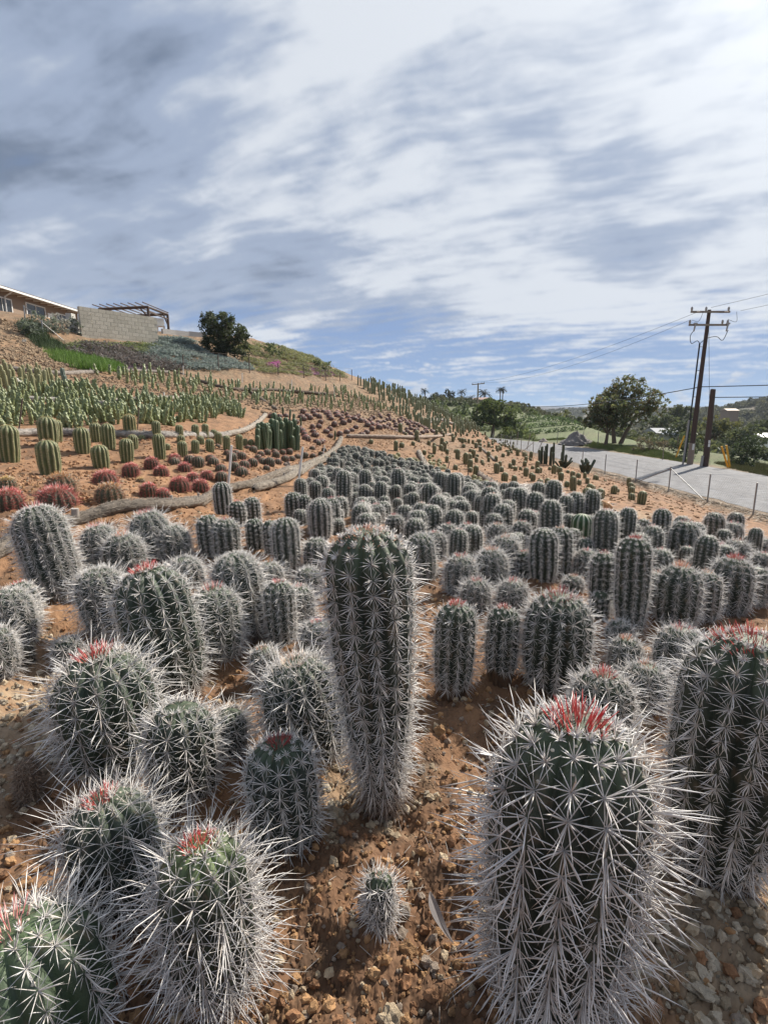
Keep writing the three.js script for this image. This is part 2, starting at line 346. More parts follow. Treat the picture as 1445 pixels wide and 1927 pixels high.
// outline of a ribbed column: radius and height at t from 0 (foot) to 1 (tip)
function outline(t, R, H, foot, dome, reach = 0.62) {
  const td = 1 - Math.min(0.85, dome * R / H), y = t * H;
  let r = R * (t < Math.max(0.75, reach) * td ? lerp(foot, 1, Math.pow(Math.sin(Math.PI / 2 * clamp(t / (reach * td), 0, 1)), 0.9)) : 1);
  if (t > td) { const q = (t - td) / (1 - td); r *= Math.pow(Math.max(0, 1 - Math.pow(q, 2.1)), 0.5); }
  return [Math.max(r, 0.0001), y];
}
// opts: R, H, ribs, foot, dome, groove, fresh / old / crest colours, seed
function ribbedBody(o) {
  const { R, H, ribs } = o, per = o.per ?? 8, seg = ribs * per, rings = o.rings ?? 26, rnd = makeRandom(o.seed ?? 1);
  const P = [], C = [], I = [], ph = rnd() * 7, wob = o.wobble ?? 0.03;
  const td = 1 - Math.min(0.85, o.dome * R / H), ts = [];
  for (let i = 0; i <= rings; i++) { const s = i / rings, half = 0.55; ts.push(s < half ? td * s / half : td + (1 - td) * Math.sin((s - half) / (1 - half) * Math.PI / 2)); }
  for (const t of ts) {
    const [r, y] = outline(t, R, H, o.foot, o.dome, o.reach);
    for (let j = 0; j <= seg; j++) {
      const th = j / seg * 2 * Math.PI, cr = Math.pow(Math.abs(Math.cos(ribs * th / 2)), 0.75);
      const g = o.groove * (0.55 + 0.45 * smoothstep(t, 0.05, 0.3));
      let rr = r * (1 - g * (1 - cr)) * (1 + wob * noise3(Math.cos(th) * 1.3 + ph, y / R * 0.8, Math.sin(th) * 1.3));
      const dip = t > 0.97 ? -0.05 * R * (1 - r / (0.35 * R)) * (r < 0.35 * R ? 1 : 0) : 0;
      P.push(rr * Math.cos(th), y + dip, rr * Math.sin(th));
      const n = noise3(Math.cos(th) * 2.2 + ph, y / R * 1.7, Math.sin(th) * 2.2), f = smoothstep(t, 0.78, 1);
      let c = mix3(o.flesh, o.fresh, clamp(f * 0.8 + 0.15 * n, 0, 1));
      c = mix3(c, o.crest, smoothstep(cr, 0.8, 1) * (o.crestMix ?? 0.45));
      c = mix3(c, o.cork ?? [0.13, 0.075, 0.045], smoothstep((o.corkTop ?? 0.12) - t + 0.06 * n, 0, 0.12) * 0.85);
      const dust = clamp(0.5 + noise3(Math.cos(th) * 6 + ph, y / R * 5, Math.sin(th) * 6), 0, 1) * (1 - 0.6 * f); c = mix3(c, [0.15, 0.145, 0.12], 0.10 * dust); const scar = smoothstep(noise3(Math.cos(th) * 3.1 + ph, y / R * 2.6, Math.sin(th) * 3.1 + 9), 0.62, 0.8); c = mix3(c, [0.17, 0.13, 0.085], 0.6 * scar); C.push(...c.map((v) => v * (1 + 0.18 * n)));
    }
  }
  const w = seg + 1;
  for (let i = 1; i < ts.length; i++) for (let j = 1; j <= seg; j++) { const k = i * w + j; I.push(k, k - w, k - w - 1, k, k - w - 1, k - 1); }
  const g = new THREE.BufferGeometry(), UV = new Float32Array(P.length / 3 * 2);
  for (let i = 0; i < UV.length / 2; i++) { UV[i * 2] = (i % w) / w * 2 * Math.PI * R / 0.25; UV[i * 2 + 1] = P[i * 3 + 1] / 0.25; }
  g.setAttribute('position', new THREE.Float32BufferAttribute(P, 3)); g.setAttribute('color', new THREE.Float32BufferAttribute(C, 3)); g.setAttribute('uv', new THREE.BufferAttribute(UV, 2)); g.setIndex(I); g.computeVertexNormals();
  const N = g.attributes.normal;                                                          // close the seam
  for (let i = 0; i < ts.length; i++) { const a = i * w, b = a + seg; for (const k of ['X', 'Y', 'Z']) { const s = (N['get' + k](a) + N['get' + k](b)) / 2; N['set' + k](a, s); N['set' + k](b, s); } }
  return g;
}
// thorn clusters up every rib. opts as above and: step (metres between clusters), length, thick, radial, central, tint, droop, crownLength, crown
function thorns(o, S, T) {
  const rnd = makeRandom((o.seed ?? 1) + 99), jit = (a) => (rnd() - 0.5) * 2 * a, b = V(), d = V(), base = [], tip = [];
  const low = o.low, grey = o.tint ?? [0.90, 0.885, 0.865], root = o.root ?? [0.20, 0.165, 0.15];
  for (let k = 0; k < o.ribs; k++) {
    const th = k / o.ribs * 2 * Math.PI; let y = o.H * (o.bareFoot ?? 0.02) + rnd() * o.step, t = 0;
    while (true) {
      t = y / o.H; if (t > 0.995) break;
      const [r] = outline(t, o.R, o.H, o.foot, o.dome, o.reach), [r2] = outline(Math.min(t + 0.012, 1), o.R, o.H, o.foot, o.dome, o.reach);
      if (r < o.R * 0.27) break;
      const dy = o.H * 0.012, sl = Math.hypot(dy, r2 - r), ny = -(r2 - r) / sl, nr = dy / sl;     // surface normal, up tangent
      const th2 = th + jit(0.02), cx = Math.cos(th2), cz = Math.sin(th2);
      b.set(cx * r * 0.985, y, cz * r * 0.985);
      const nx = cx * nr, nz = cz * nr, ux = -cx * ny, uy = nr, uz = -cz * ny, lx = -cz, lz = cx;
      const young = smoothstep(t, 0.86, 0.99), old = 1 - smoothstep(t, 0.0, 0.5), droop = o.droop * (0.25 + old) * (1 - young);
      const brown = smoothstep(0.16 - t, 0, 0.12), age = 0.86 + 0.2 * rnd();
      const emit = (x, yy, z, len, rad) => {
        d.set(x, yy - droop, z).normalize();
        const v = (0.74 + 0.34 * rnd()) * age, warm = 0.10 * rnd() * rnd();
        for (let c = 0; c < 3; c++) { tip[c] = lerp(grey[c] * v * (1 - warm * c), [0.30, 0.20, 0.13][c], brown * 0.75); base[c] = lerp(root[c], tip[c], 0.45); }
        if (low) S.thornLow(b, d, len, rad, [...tip]); else S.thorn(b, d, len, rad, [...base], [...tip], jit(0.045));
      };
      const L = o.length * (1 - (o.shy ?? 0.62) * young) * (0.85 + 0.3 * rnd()), nR = o.radial + Math.round(old * o.radial * 0.12);
      for (let q = 0; q < nR; q++) {
        const a = (q + 0.5 * rnd()) / nR * 2 * Math.PI, s = Math.cos(a), c = Math.sin(a), lift = (0.28 + 0.5 * rnd() * rnd()) * (1 + young);
        emit(nx * lift + ux * s + lx * c, ny * lift + uy * s, nz * lift + uz * s + lz * c, L * (0.5 + 0.45 * rnd()), o.thick * (0.6 + 0.3 * rnd()));
      }
      for (let q = 0; q < o.central; q++) {
        const s = jit(0.55), c = jit(0.6);
        emit(nx + ux * s + lx * c, ny + uy * s, nz + uz * s + lz * c, L * (0.85 + 0.6 * rnd() * (1 - young)), o.thick * (0.95 + 0.35 * rnd()));
      }
      y += o.step * (0.9 + 0.2 * rnd()) * Math.max(nr * (1 - 0.25 * young), 0.12) * (t < 0.3 ? 0.8 : 1);
    }
  }
  // fresh thorns of the growing tip, standing up
  if (T) {
    const [cA, cB] = CROWN[o.crown ?? 'red'], n = o.crownCount ?? 60;
    for (let k = 0; k < n; k++) {
      const rr = o.R * 0.29 * Math.sqrt(rnd()) * (o.crownSpread ?? 1), a = rnd() * 6.283, yy = o.H * (1 - 0.012) - 0.10 * o.R * (rr / (o.R * 0.34)) ** 2;
      b.set(Math.cos(a) * rr, yy - 0.02 * o.R, Math.sin(a) * rr);
      const out = 0.9 * rr / (o.R * 0.34); d.set(Math.cos(a) * out + jit(0.25), 1, Math.sin(a) * out + jit(0.25)).normalize();
      const c = rnd() < 0.18 ? [0.74, 0.66, 0.58] : mix3(cA, cB, rnd()), L = o.crownLength * (0.7 + 0.6 * rnd()), wide = o.thick * 1.05;
      if (low) T.thornLow(b, d, L, wide, c); else T.thorn(b, d, L, wide, mix3(c, [0.82, 0.66, 0.54], 0.1 + 0.5 * rnd()), c);
    }
  }
}
function felt(o) {                                                                     // woolly pale pads where the thorns sit, near the tip
  const rnd = makeRandom((o.seed ?? 1) + 7), parts = [];
  for (let k = 0; k < o.ribs; k++) for (let q = 0; q < 5; q++) {
    const rr = o.R * (0.30 + 0.13 * q), th = k / o.ribs * 2 * Math.PI; let lo = 1 - o.dome * o.R / o.H, hi = 1;
    for (let s = 0; s < 20; s++) { const m = (lo + hi) / 2; if (outline(m, o.R, o.H, o.foot, o.dome, o.reach)[0] > rr) lo = m; else hi = m; }
    const s = Math.min(o.R * 0.03, 0.0035) * (0.8 + 0.5 * rnd());
    parts.push(new THREE.IcosahedronGeometry(s, 0).scale(1, 0.7, 1).translate(rr * Math.cos(th), lo * o.H + s * 0.15, rr * Math.sin(th)));
  }
  return mergeGeometries(parts);
}
const feltMaterial = new THREE.MeshStandardMaterial({ color: new THREE.Color().setRGB(0.50, 0.46, 0.38), roughness: 1 });
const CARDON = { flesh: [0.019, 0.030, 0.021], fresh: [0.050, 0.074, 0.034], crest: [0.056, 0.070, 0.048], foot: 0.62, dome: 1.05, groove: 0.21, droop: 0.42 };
function buildCardon(root, o) {
  o = { ...CARDON, ...o };
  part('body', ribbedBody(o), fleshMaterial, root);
  const S = new Builder(), T = o.crown ? new Builder() : null; thorns(o, S, T);
  if (o.whiskers) { const rnd = makeRandom(5), inv = root.quaternion.clone().invert(); for (let k = 0; k < o.whiskers; k++) { const w = V(-1, 0.55 - 0.28 * k, 0.25 - 0.3 * rnd()).normalize().applyQuaternion(inv), y = o.H * (0.55 + 0.07 * k); S.thorn(V(w.x * o.R * 0.9, y, w.z * o.R * 0.9), w, o.R * (1.5 + 0.7 * rnd()), o.thick * 1.1, [0.7, 0.66, 0.62], [0.9, 0.88, 0.85], 0.02); } }
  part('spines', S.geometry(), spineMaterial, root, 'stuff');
  if (T) part('crown_spines', T.geometry(), spineMaterial, root, 'stuff');
  if (o.felt) part('areole_pads', felt(o), feltMaterial, root, 'stuff');
  return root;
}
// A plant seen between a sight line to its tip and one to its foot, w picture units wide: where it stands and how big it is.
const FORWARD = V(0, -sinP, -cosP), placed = [];
function stand(ut, vt, ub, vb, w) {
  const foot = ground(ub, vb), tip = atDistance(ut, vt, -foot.z), depth = (foot.dot(FORWARD) + tip.dot(FORWARD)) / 2, R = w / 2 * depth / FOCAL;
  foot.z -= R * 0.55; foot.y = height(foot.x, foot.z); tip.copy(atDistance(ut, vt, -foot.z));
  const H = Math.max(tip.y - foot.y, R * 0.9), lean = clamp((tip.x - foot.x) / H, -0.45, 0.45);
  placed.push([foot.x, foot.z, R]);
  return { foot, R, H, lean };
}
// ---------------------------------------------------------------- the nearest cardons, one by one
// tip u, tip v, foot u, foot v, width, crown, thorn length over radius, label
const G1 = 'grey spined cardon cacti of the planted strip';
const cardonList = [
  [688, 985, 722, 1540, 164, 'orange', 0.42, 'tall club-shaped cardon cactus with orange crown in the middle of the photo', { ribs: 13, radial: 15, central: 4, step: 0.043, crownCount: 230, crownSpread: 1.9, crownLength: 0.026, felt: 1, fresh: [0.06, 0.085, 0.042], foot: 0.36, reach: 0.98 }],
  [1088, 1345, 1052, 1955, 296, 'red', 0.54, 'largest white spined cardon with red crown, front right beside the dry leaf', { ribs: 13, radial: 13, central: 4, step: 0.046, thick: 0.0017, crownCount: 84, felt: 1, foot: 0.60, reach: 0.85, dome: 1.25, crownLength: 0.045 }],
  [1422, 1190, 1372, 1690, 225, 'red', 0.36, 'broad dark green cardon with salmon red crown cut by the right frame edge', { ribs: 14, radial: 15, central: 4, step: 0.04, crownCount: 170, crownSpread: 1.8, felt: 1, foot: 0.5, reach: 0.75 }],
  [12, 1745, 60, 2030, 290, 'pink', 0.42, 'fat pale green cardon cut by the bottom left corner of the photo', { ribs: 12, radial: 11, central: 4, step: 0.034, crownCount: 40, felt: 1, flesh: [0.038, 0.065, 0.032], fresh: [0.10, 0.15, 0.065] }],
  [374, 1580, 398, 1895, 172, 'red', 0.95, 'bristling long spined cardon with upright bright red crown in the front left', { ribs: 12, radial: 10, central: 3, step: 0.036, crownCount: 72, felt: 1, fresh: [0.13, 0.18, 0.06], thick: 0.0011 }],
  [190, 1497, 228, 1725, 165, 'red', 0.85, 'leaning cardon with few very long spines and red crown behind the corner one', { ribs: 12, radial: 9, central: 3, step: 0.036, crownCount: 72, felt: 1, thick: 0.0009 , whiskers: 6 }],
  [178, 1228, 205, 1465, 182, 'red', 0.60, 'globe-shaped green cardon with crimson crown tilted left beside white pebbles', { ribs: 13, radial: 10, central: 3, step: 0.045, crownCount: 72, felt: 1, flesh: [0.026, 0.044, 0.024], thick: 0.0013 }],
  [336, 1325, 340, 1515, 138, null, 0.60, 'dark globe cardon without red crown just right of the crimson crowned globe', { ribs: 12, radial: 10, central: 3, step: 0.034 }],
  [430, 1335, 428, 1425, 72, null, 0.85, 'small bristly cardon globe between the dark globe and the cream crowned cardon', { ribs: 11, radial: 9, central: 3, step: 0.030 }],
  [523, 1392, 538, 1610, 142, 'dark', 0.42, 'blue green cardon with dark maroon crown in front of the cream crowned cardon', { ribs: 14, radial: 11, central: 3, step: 0.033, crownCount: 72, flesh: [0.023, 0.038, 0.033] }],
  [554, 1240, 588, 1440, 152, 'cream', 0.60, 'stout cardon with cream white crown leaning on the tall central cactus', { ribs: 14, radial: 10, central: 3, step: 0.036, crownCount: 50, felt: 1 }],
  [714, 1645, 714, 1745, 58, 'orange', 0.75, 'knee-high seedling cardon with orange tip alone on bare soil in front', { ribs: 11, radial: 9, central: 3, step: 0.02, crownCount: 14, thick: 0.0009 }],
  [272, 1065, 325, 1315, 148, 'red', 0.40, 'upright leaning green cardon with bright red crown behind the crimson crowned globe', { ribs: 14, radial: 10, central: 3, step: 0.044, crownCount: 72, felt: 1, flesh: [0.026, 0.043, 0.026], thick: 0.0013 }],
  [178, 1068, 208, 1205, 92, null, 0.50, 'narrow grey cardon without crown colour left of the leaning green cardon', {}],
  [400, 1103, 408, 1245, 98, 'pink', 0.42, 'short cardon with pale pink crown right of the leaning green cardon', { flesh: [0.027, 0.044, 0.027] }],
  [438, 1040, 462, 1200, 98, null, 0.40, 'silver haired domed cardon behind the pale pink crowned one', { step: 0.028 }],
  [62, 950, 108, 1138, 98, 'pink', 0.30, 'thick ribbed cardon leaning to the left beside the straw wattle and grey stake', { step: 0.03, ribs: 15 }],
  [10, 1108, 22, 1215, 84, null, 0.45, 'cardon half cut by the left frame edge in front of a pink crowned one', {}],
  [36, 1095, 48, 1180, 54, 'red', 0.45, 'small cardon with red crown behind the one cut by the left edge', {}],
  [-18, 1180, -10, 1275, 74, null, 0.5, 'lowest cardon cut by the left frame edge, only its right side showing', {}],
  [50, 1430, 50, 1512, 42, null, 0.45, 'dead brown dried-up little cactus at the left edge of the photo', { flesh: [0.10, 0.06, 0.035], fresh: [0.12, 0.075, 0.045], crest: [0.14, 0.09, 0.055], tint: [0.36, 0.28, 0.21], step: 0.014 }],
  [45, 1212, 45, 1248, 34, null, 0.3, 'tiny dark shrivelled cactus stub between the left edge cardons and the crimson globe', { flesh: [0.034, 0.030, 0.023], fresh: [0.05, 0.045, 0.035], tint: [0.3, 0.26, 0.22] }],
  [124, 1200, 124, 1242, 54, 'white', 0.6, 'tiny green cardon globe peeping up behind the crimson crowned globe', {}],
  [182, 988, 190, 1062, 74, 'pink', 0.42, 'cardon with faint pink crown beside the straw wattle near the grey stake', {}],
  [228, 1004, 230, 1082, 78, 'orange', 0.42, 'cardon with tiny orange crown in front of the faint pink crowned one', {}],
  [274, 962, 288, 1048, 78, 'pink', 0.42, 'taller silver cardon at the wattle, third from the left in its row', {}],
  [322, 988, 328, 1055, 66, null, 0.42, 'silver cardon at the row end right of the taller one by the wattle', {}],
  [345, 1048, 350, 1112, 70, null, 0.45, 'low bristly cardon dome just behind the leaning green cardon crown', {}],
  [390, 968, 396, 1052, 46, null, 0.30, 'left one of a touching pair of grey cardons on bare path', {}],
  [424, 975, 426, 1060, 54, 'pink', 0.32, 'right one of a touching pair, with a small pink crown', {}],
  [416, 906, 420, 972, 35, null, 0.22, 'tallest grey cardon at the end of the white pole by the log wattles', { step: 0.02 }],
  [445, 942, 448, 990, 33, 'pink', 0.25, 'dark cardon directly right of the tallest one beside the white pole', {}],
  [473, 935, 475, 985, 33, null, 0.28, 'silver cardon, third from the white pole at the path edge', {}],
  [478, 975, 482, 1038, 38, null, 0.3, 'dusty narrow cardon below the silver one at the path edge', {}],
  [508, 978, 512, 1048, 32, null, 0.32, 'slim cardon hidden partly behind a wider silver cardon near the path', {}],
  [536, 973, 541, 1082, 55, null, 0.30, 'wide silver columnar cardon at the path edge left of the central crown', { step: 0.025 }],
  [551, 925, 554, 985, 35, null, 0.25, 'upright silver cardon, left of a leaning pair in the second row', {}],
  [571, 930, 574, 985, 28, null, 0.25, 'narrow cardon squeezed behind the upright silver one in the second row', {}],
  [601, 938, 604, 1018, 44, null, 0.28, 'bluish fuzzy column cardon left above the central orange crown', { step: 0.024, flesh: [0.027, 0.040, 0.034] }],
  [622, 936, 624, 1000, 36, 'pink', 0.28, 'pale pink topped cardon touching the bluish fuzzy column', {}],
  [594, 1012, 596, 1075, 52, null, 0.36, 'fuzzy cardon dome below the bluish column, left of the central cactus', {}],
  [505, 1058, 508, 1110, 54, null, 0.45, 'low fuzzy dome cardon right of the silver haired domed one', {}],
  [580, 1068, 582, 1125, 56, 'white', 0.45, 'green tipped cardon dome left of the central cactus at mid height', {}],
  [523, 1092, 530, 1215, 62, 'pink', 0.38, 'slim cardon with pink crown between the two domed cardons and central cactus', {}],
  [562, 1102, 566, 1185, 58, 'pink', 0.5, 'bushy cardon with small pink crown right of the slim pink crowned one', {}],
  [596, 1168, 600, 1255, 68, 'pink', 0.5, 'bushy cardon with hot pink crown touching the central cactus on its left', {}],
  [494, 1218, 500, 1285, 54, 'orange', 0.6, 'little cardon with orange tip left behind the cream crowned cardon', {}],
  [790, 1003, 800, 1095, 55, 'white', 0.35, 'green ribbed cardon with curved side right behind the central orange crown', { flesh: [0.030, 0.049, 0.030] }],
  [860, 1133, 852, 1312, 82, 'red', 0.36, 'free-standing cardon with red crown and brown corky foot right of centre', { radial: 10, step: 0.034, crownCount: 72, foot: 0.62, corkTop: 0.24, bareFoot: 0.14 }],
  [949, 1140, 944, 1288, 66, 'red', 0.40, 'second free-standing cardon with red crown and bare brown foot', { radial: 10, step: 0.03, crownCount: 50, foot: 0.66, corkTop: 0.3, bareFoot: 0.24 }],
  [1055, 1115, 1052, 1300, 138, 'dark', 0.30, 'wide barrel-like cardon with dark red crown right of the free-standing pair', { ribs: 16, radial: 10, step: 0.036, crownCount: 90, crownSpread: 1.4 }],
  [868, 1045, 868, 1118, 66, 'red', 0.42, 'rounded cardon with red crown above the free-standing red crowned one', {}],
  [925, 1032, 928, 1105, 64, 'orange', 0.42, 'rounded cardon with salmon crown in the row above the free-standing pair', {}],
  [950, 1008, 956, 1085, 56, 'orange', 0.42, 'taller cardon with salmon crown behind the rounded salmon crowned one', {}],
  [896, 1090, 897, 1155, 60, 'red', 0.48, 'squat cardon with red crown behind the two free-standing cardons', {}],
  [965, 1092, 967, 1145, 62, 'pink', 0.48, 'squat cardon with pale pink crown left of the wide barrel-like cardon', {}],
  [985, 1036, 985, 1090, 32, 'red', 0.4, 'narrow dark cardon with red tip left of the smooth silver column', {}],
  [1023, 993, 1026, 1100, 56, null, 0.26, 'smooth silver column cardon without crown colour in the right half', { step: 0.026 }],
  [1055, 990, 1057, 1085, 48, 'orange', 0.30, 'silver column cardon partly behind the smooth silver column', {}],
  [1138, 1038, 1136, 1155, 52, 'pink', 0.34, 'dark column cardon with pink crown beside the taller red crowned column', {}],
  [1104, 1034, 1104, 1090, 48, 'pink', 0.45, 'spiny small cardon with pink crown left of the dark pink crowned column', {}],
  [1195, 1008, 1192, 1190, 66, 'red', 0.30, 'tall dark column cardon with red crown in the right half of the strip', { step: 0.03, foot: 0.6, crownCount: 50 }],
  [1138, 993, 1138, 1038, 36, 'orange', 0.36, 'small dome cardon with faint orange top above the dark pink crowned column', {}],
  [1155, 972, 1155, 1010, 34, 'pink', 0.36, 'small dome cardon with magenta tip near the pale gravel patch', {}],
  [1210, 976, 1212, 1015, 30, null, 0.3, 'plain grey dome cardon left of the straight tall column at the field edge', {}],
  [1247, 956, 1246, 1036, 34, 'pink', 0.24, 'straight tall column cardon at the upper right edge of the strip', { step: 0.022 }],
  [1290, 980, 1290, 1052, 56, 'red', 0.30, 'round dark cardon with dark red top right of the straight tall column', { crown: 'dark' }],
  [1345, 964, 1347, 1020, 38, null, 0.3, 'dark ribbed cardon, left of a cluster of three at the right edge', { flesh: [0.023, 0.038, 0.025] }],
  [1385, 964, 1386, 1005, 32, null, 0.3, 'rear cardon of a cluster of three at the right edge', {}],
  [1379, 983, 1380, 1025, 42, 'pink', 0.4, 'front cardon with pink top of a cluster of three at the right edge', {}],
  [1347, 1022, 1348, 1068, 62, 'pink', 0.4, 'wide spiny cardon with a row of pink crown tufts at the right', {}],
  [1388, 1016, 1390, 1062, 52, 'orange', 0.42, 'cardon with salmon crown right of the wide one with pink tufts', {}],
  [1434, 1012, 1436, 1050, 44, 'white', 0.42, 'cardon without crown colour cut by the right edge above the others', {}],
  [1440, 1040, 1440, 1090, 50, 'pink', 0.42, 'bristly cardon cut by the right edge below the uncoloured one', {}],
  [1382, 1048, 1380, 1155, 78, 'red', 0.34, 'broad cardon with hot pink crown second from the right edge', { crownCount: 72 }],
  [1424, 1066, 1424, 1145, 54, null, 0.36, 'cardon behind the broad hot pink crowned one at the right edge', {}],
  [1282, 1063, 1280, 1185, 84, 'orange', 0.32, 'broad domed cardon with salmon crown in the middle of a group of three', { crownCount: 72 }],
  [1238, 1076, 1238, 1165, 54, 'orange', 0.36, 'left flank cardon beside the broad domed salmon crowned one', {}],
  [1330, 1075, 1330, 1172, 58, 'orange', 0.36, 'right flank cardon with flat salmon crown beside the broad domed one', {}],
  [1314, 1047, 1314, 1090, 42, 'red', 0.42, 'little cardon with vivid red crown behind the broad domed salmon one', {}],
  [1131, 1113, 1131, 1170, 36, null, 0.4, 'dark stub of a cardon between the wide barrel-like one and tall column', {}],
  [1167, 1168, 1168, 1212, 52, 'white', 0.5, 'small pale topped cardon behind the orange crowned one', {}],
  [1179, 1200, 1180, 1268, 64, 'orange', 0.5, 'small cardon with bright orange crown right of the wide barrel-like one', {}],
  [1282, 1180, 1284, 1292, 92, 'pink', 0.40, 'bushy cardon with pale pink crown left of the frame-cut broad one', { crownCount: 30 }],
  [1217, 1250, 1220, 1345, 88, 'orange', 0.50, 'cardon with small orange crown between largest cactus and bushy pink one', { crownCount: 26 }],
  [1136, 1265, 1138, 1430, 124, 'red', 0.48, 'cardon with bright red crown directly behind the largest white spined one', { crownCount: 72, felt: 1 }],
  [1080, 1083, 1080, 1118, 42, 'orange', 0.45, 'low cardon button above the wide barrel-like cardon', {}],
  [742, 968, 744, 1010, 38, 'pink', 0.36, 'small cardon with pink crown just above right of the central orange crown', {}],
  [708, 948, 708, 985, 34, 'pink', 0.36, 'small bushy cardon with pink crown right behind the central orange crown', {}],
  [820, 1000, 822, 1050, 44, 'pink', 0.4, 'fuzzy cardon with pink top right of the curved green ribbed one', {}],
  [843, 985, 844, 1035, 40, 'red', 0.4, 'cardon with red tip in the row behind the rounded red crowned one', {}],
  [880, 985, 880, 1035, 42, 'red', 0.38, 'cardon with red tip right of another red tipped one in its row', {}],
  [936, 985, 936, 1028, 40, 'orange', 0.4, 'cardon with orange tip in the row behind the salmon crowned pair', {}],
  [982, 980, 983, 1028, 38, 'red', 0.36, 'cardon with small red crown above the narrow dark red tipped one', {}],
  [1006, 962, 1006, 1000, 36, 'pink', 0.36, 'dome cardon with pink crown above the smooth silver column', {}],
  [1034, 968, 1034, 1005, 34, 'red', 0.36, 'dark dome cardon with red crown left of the smooth green cactus', {}],
];
const cardonAt = [];
cardonList.forEach(([ut, vt, ub, vb, w, crown, len, label, extra], i) => {
  const s = stand(ut, vt, ub, vb, w * (w > 150 ? 1 : 0.93)), big = w >= 110, mid = w >= 60;
  const root = thing('cardon_cactus', label, 'cactus', [s.foot.x, s.foot.y - 0.03, s.foot.z]);
  root.rotation.z = -Math.atan(s.lean); root.rotation.y = i * 2.39;
  const q = new THREE.Quaternion().setFromAxisAngle(V(0, 0, 1), -Math.atan(s.lean)).multiply(new THREE.Quaternion().setFromAxisAngle(V(0, 1, 0), i * 2.39));
  root.quaternion.copy(q);
  buildCardon(root, { R: s.R, H: (s.H + 0.03) / Math.cos(Math.atan(s.lean)) * 0.985, ribs: big ? 13 : 12, per: big ? 10 : mid ? 8 : 6, rings: big ? 40 : 24, step: Math.max(0.03, s.R * 0.3), length: len * s.R * (w < 110 ? 1.42 : 1.12), thick: big ? 0.0012 : mid ? 0.0011 : 0.0012, radial: big ? 14 : mid ? 13 : 12, central: big ? 4 : 3,
    crown: crown, crownLength: s.R * (big ? 0.28 : 0.32), crownCount: mid ? 40 : 22, seed: 100 + i * 13, ...extra });
});
// ---------------------------------------------------------------- the planted fields
function project(p) { return [CX + FOCAL * p.x / depthOf(p), CY - FOCAL * (p.y * cosP - p.z * sinP) / depthOf(p)]; }
function depthOf(p) { return -p.z * cosP - p.y * sinP; }
function inside(poly, u, v) { let c = false; for (let i = 0, j = poly.length - 1; i < poly.length; j = i++) { const [a, b] = poly[i], [e, f] = poly[j]; if ((b > v) !== (f > v) && u < (e - a) * (v - b) / (f - b) + a) c = !c; } return c; }
// jittered rows of plants over the land between corner points
function plantRows(corners, spacing, rowGap, turn, jitter, seed, keepOut = 0.8) {
  const rnd = makeRandom(seed), poly = corners.map(([u, v]) => { const g = ground(u, v); return [g.x, g.z]; }), out = [];
  const co = Math.cos(turn), si = Math.sin(turn), rot = poly.map(([x, z]) => [x * co + z * si, -x * si + z * co]);
  const a0 = Math.min(...rot.map((r) => r[0])), a1 = Math.max(...rot.map((r) => r[0])), b0 = Math.min(...rot.map((r) => r[1])), b1 = Math.max(...rot.map((r) => r[1]));
  for (let b = b0; b <= b1; b += rowGap) for (let a = a0 + spacing * rnd(); a <= a1; a += spacing * (0.8 + 0.4 * rnd())) {
    const aa = a + spacing * jitter * (rnd() - 0.5) * 2, bb = b + rowGap * jitter * (rnd() - 0.5) * 2, x = aa * co - bb * si, z = aa * si + bb * co;
    if (!inside(poly, x, z) || placed.some(([px, pz, r]) => Math.hypot(px - x, pz - z) < r + keepOut * spacing * 0.55)) continue;
    out.push(V(x, height(x, z), z));
  }
  return out.sort((p, q) => q.z - p.z);
}
function place(root, p, scale, turn, tilt = 0, sink = 0.012) { root.position.set(p.x, p.y - sink, p.z); root.rotation.set(tilt * Math.cos(turn * 3), turn, tilt * Math.sin(turn * 5)); root.scale.set(scale[0], scale[1], scale[0]); return root; }
function bare(g) { g = g.clone(); for (const k of Object.keys(g.attributes)) if (!['position', 'normal', 'color'].includes(k)) g.deleteAttribute(k); return g; }
function cardonShape(o) { const S = new Builder(); thorns({ ...CARDON, ...o }, S, o.crown ? S : null); return [ribbedBody({ ...CARDON, ...o }), S.geometry()]; }

const zoneOf = (p, us, ds, rows = ['nearer', 'middle', 'far'], sides = ['left', 'middle', 'right']) => { const u = project(p)[0], d = -p.z; return [rows[ds.filter((x) => d > x).length], sides[us.filter((x) => u > x).length]]; };
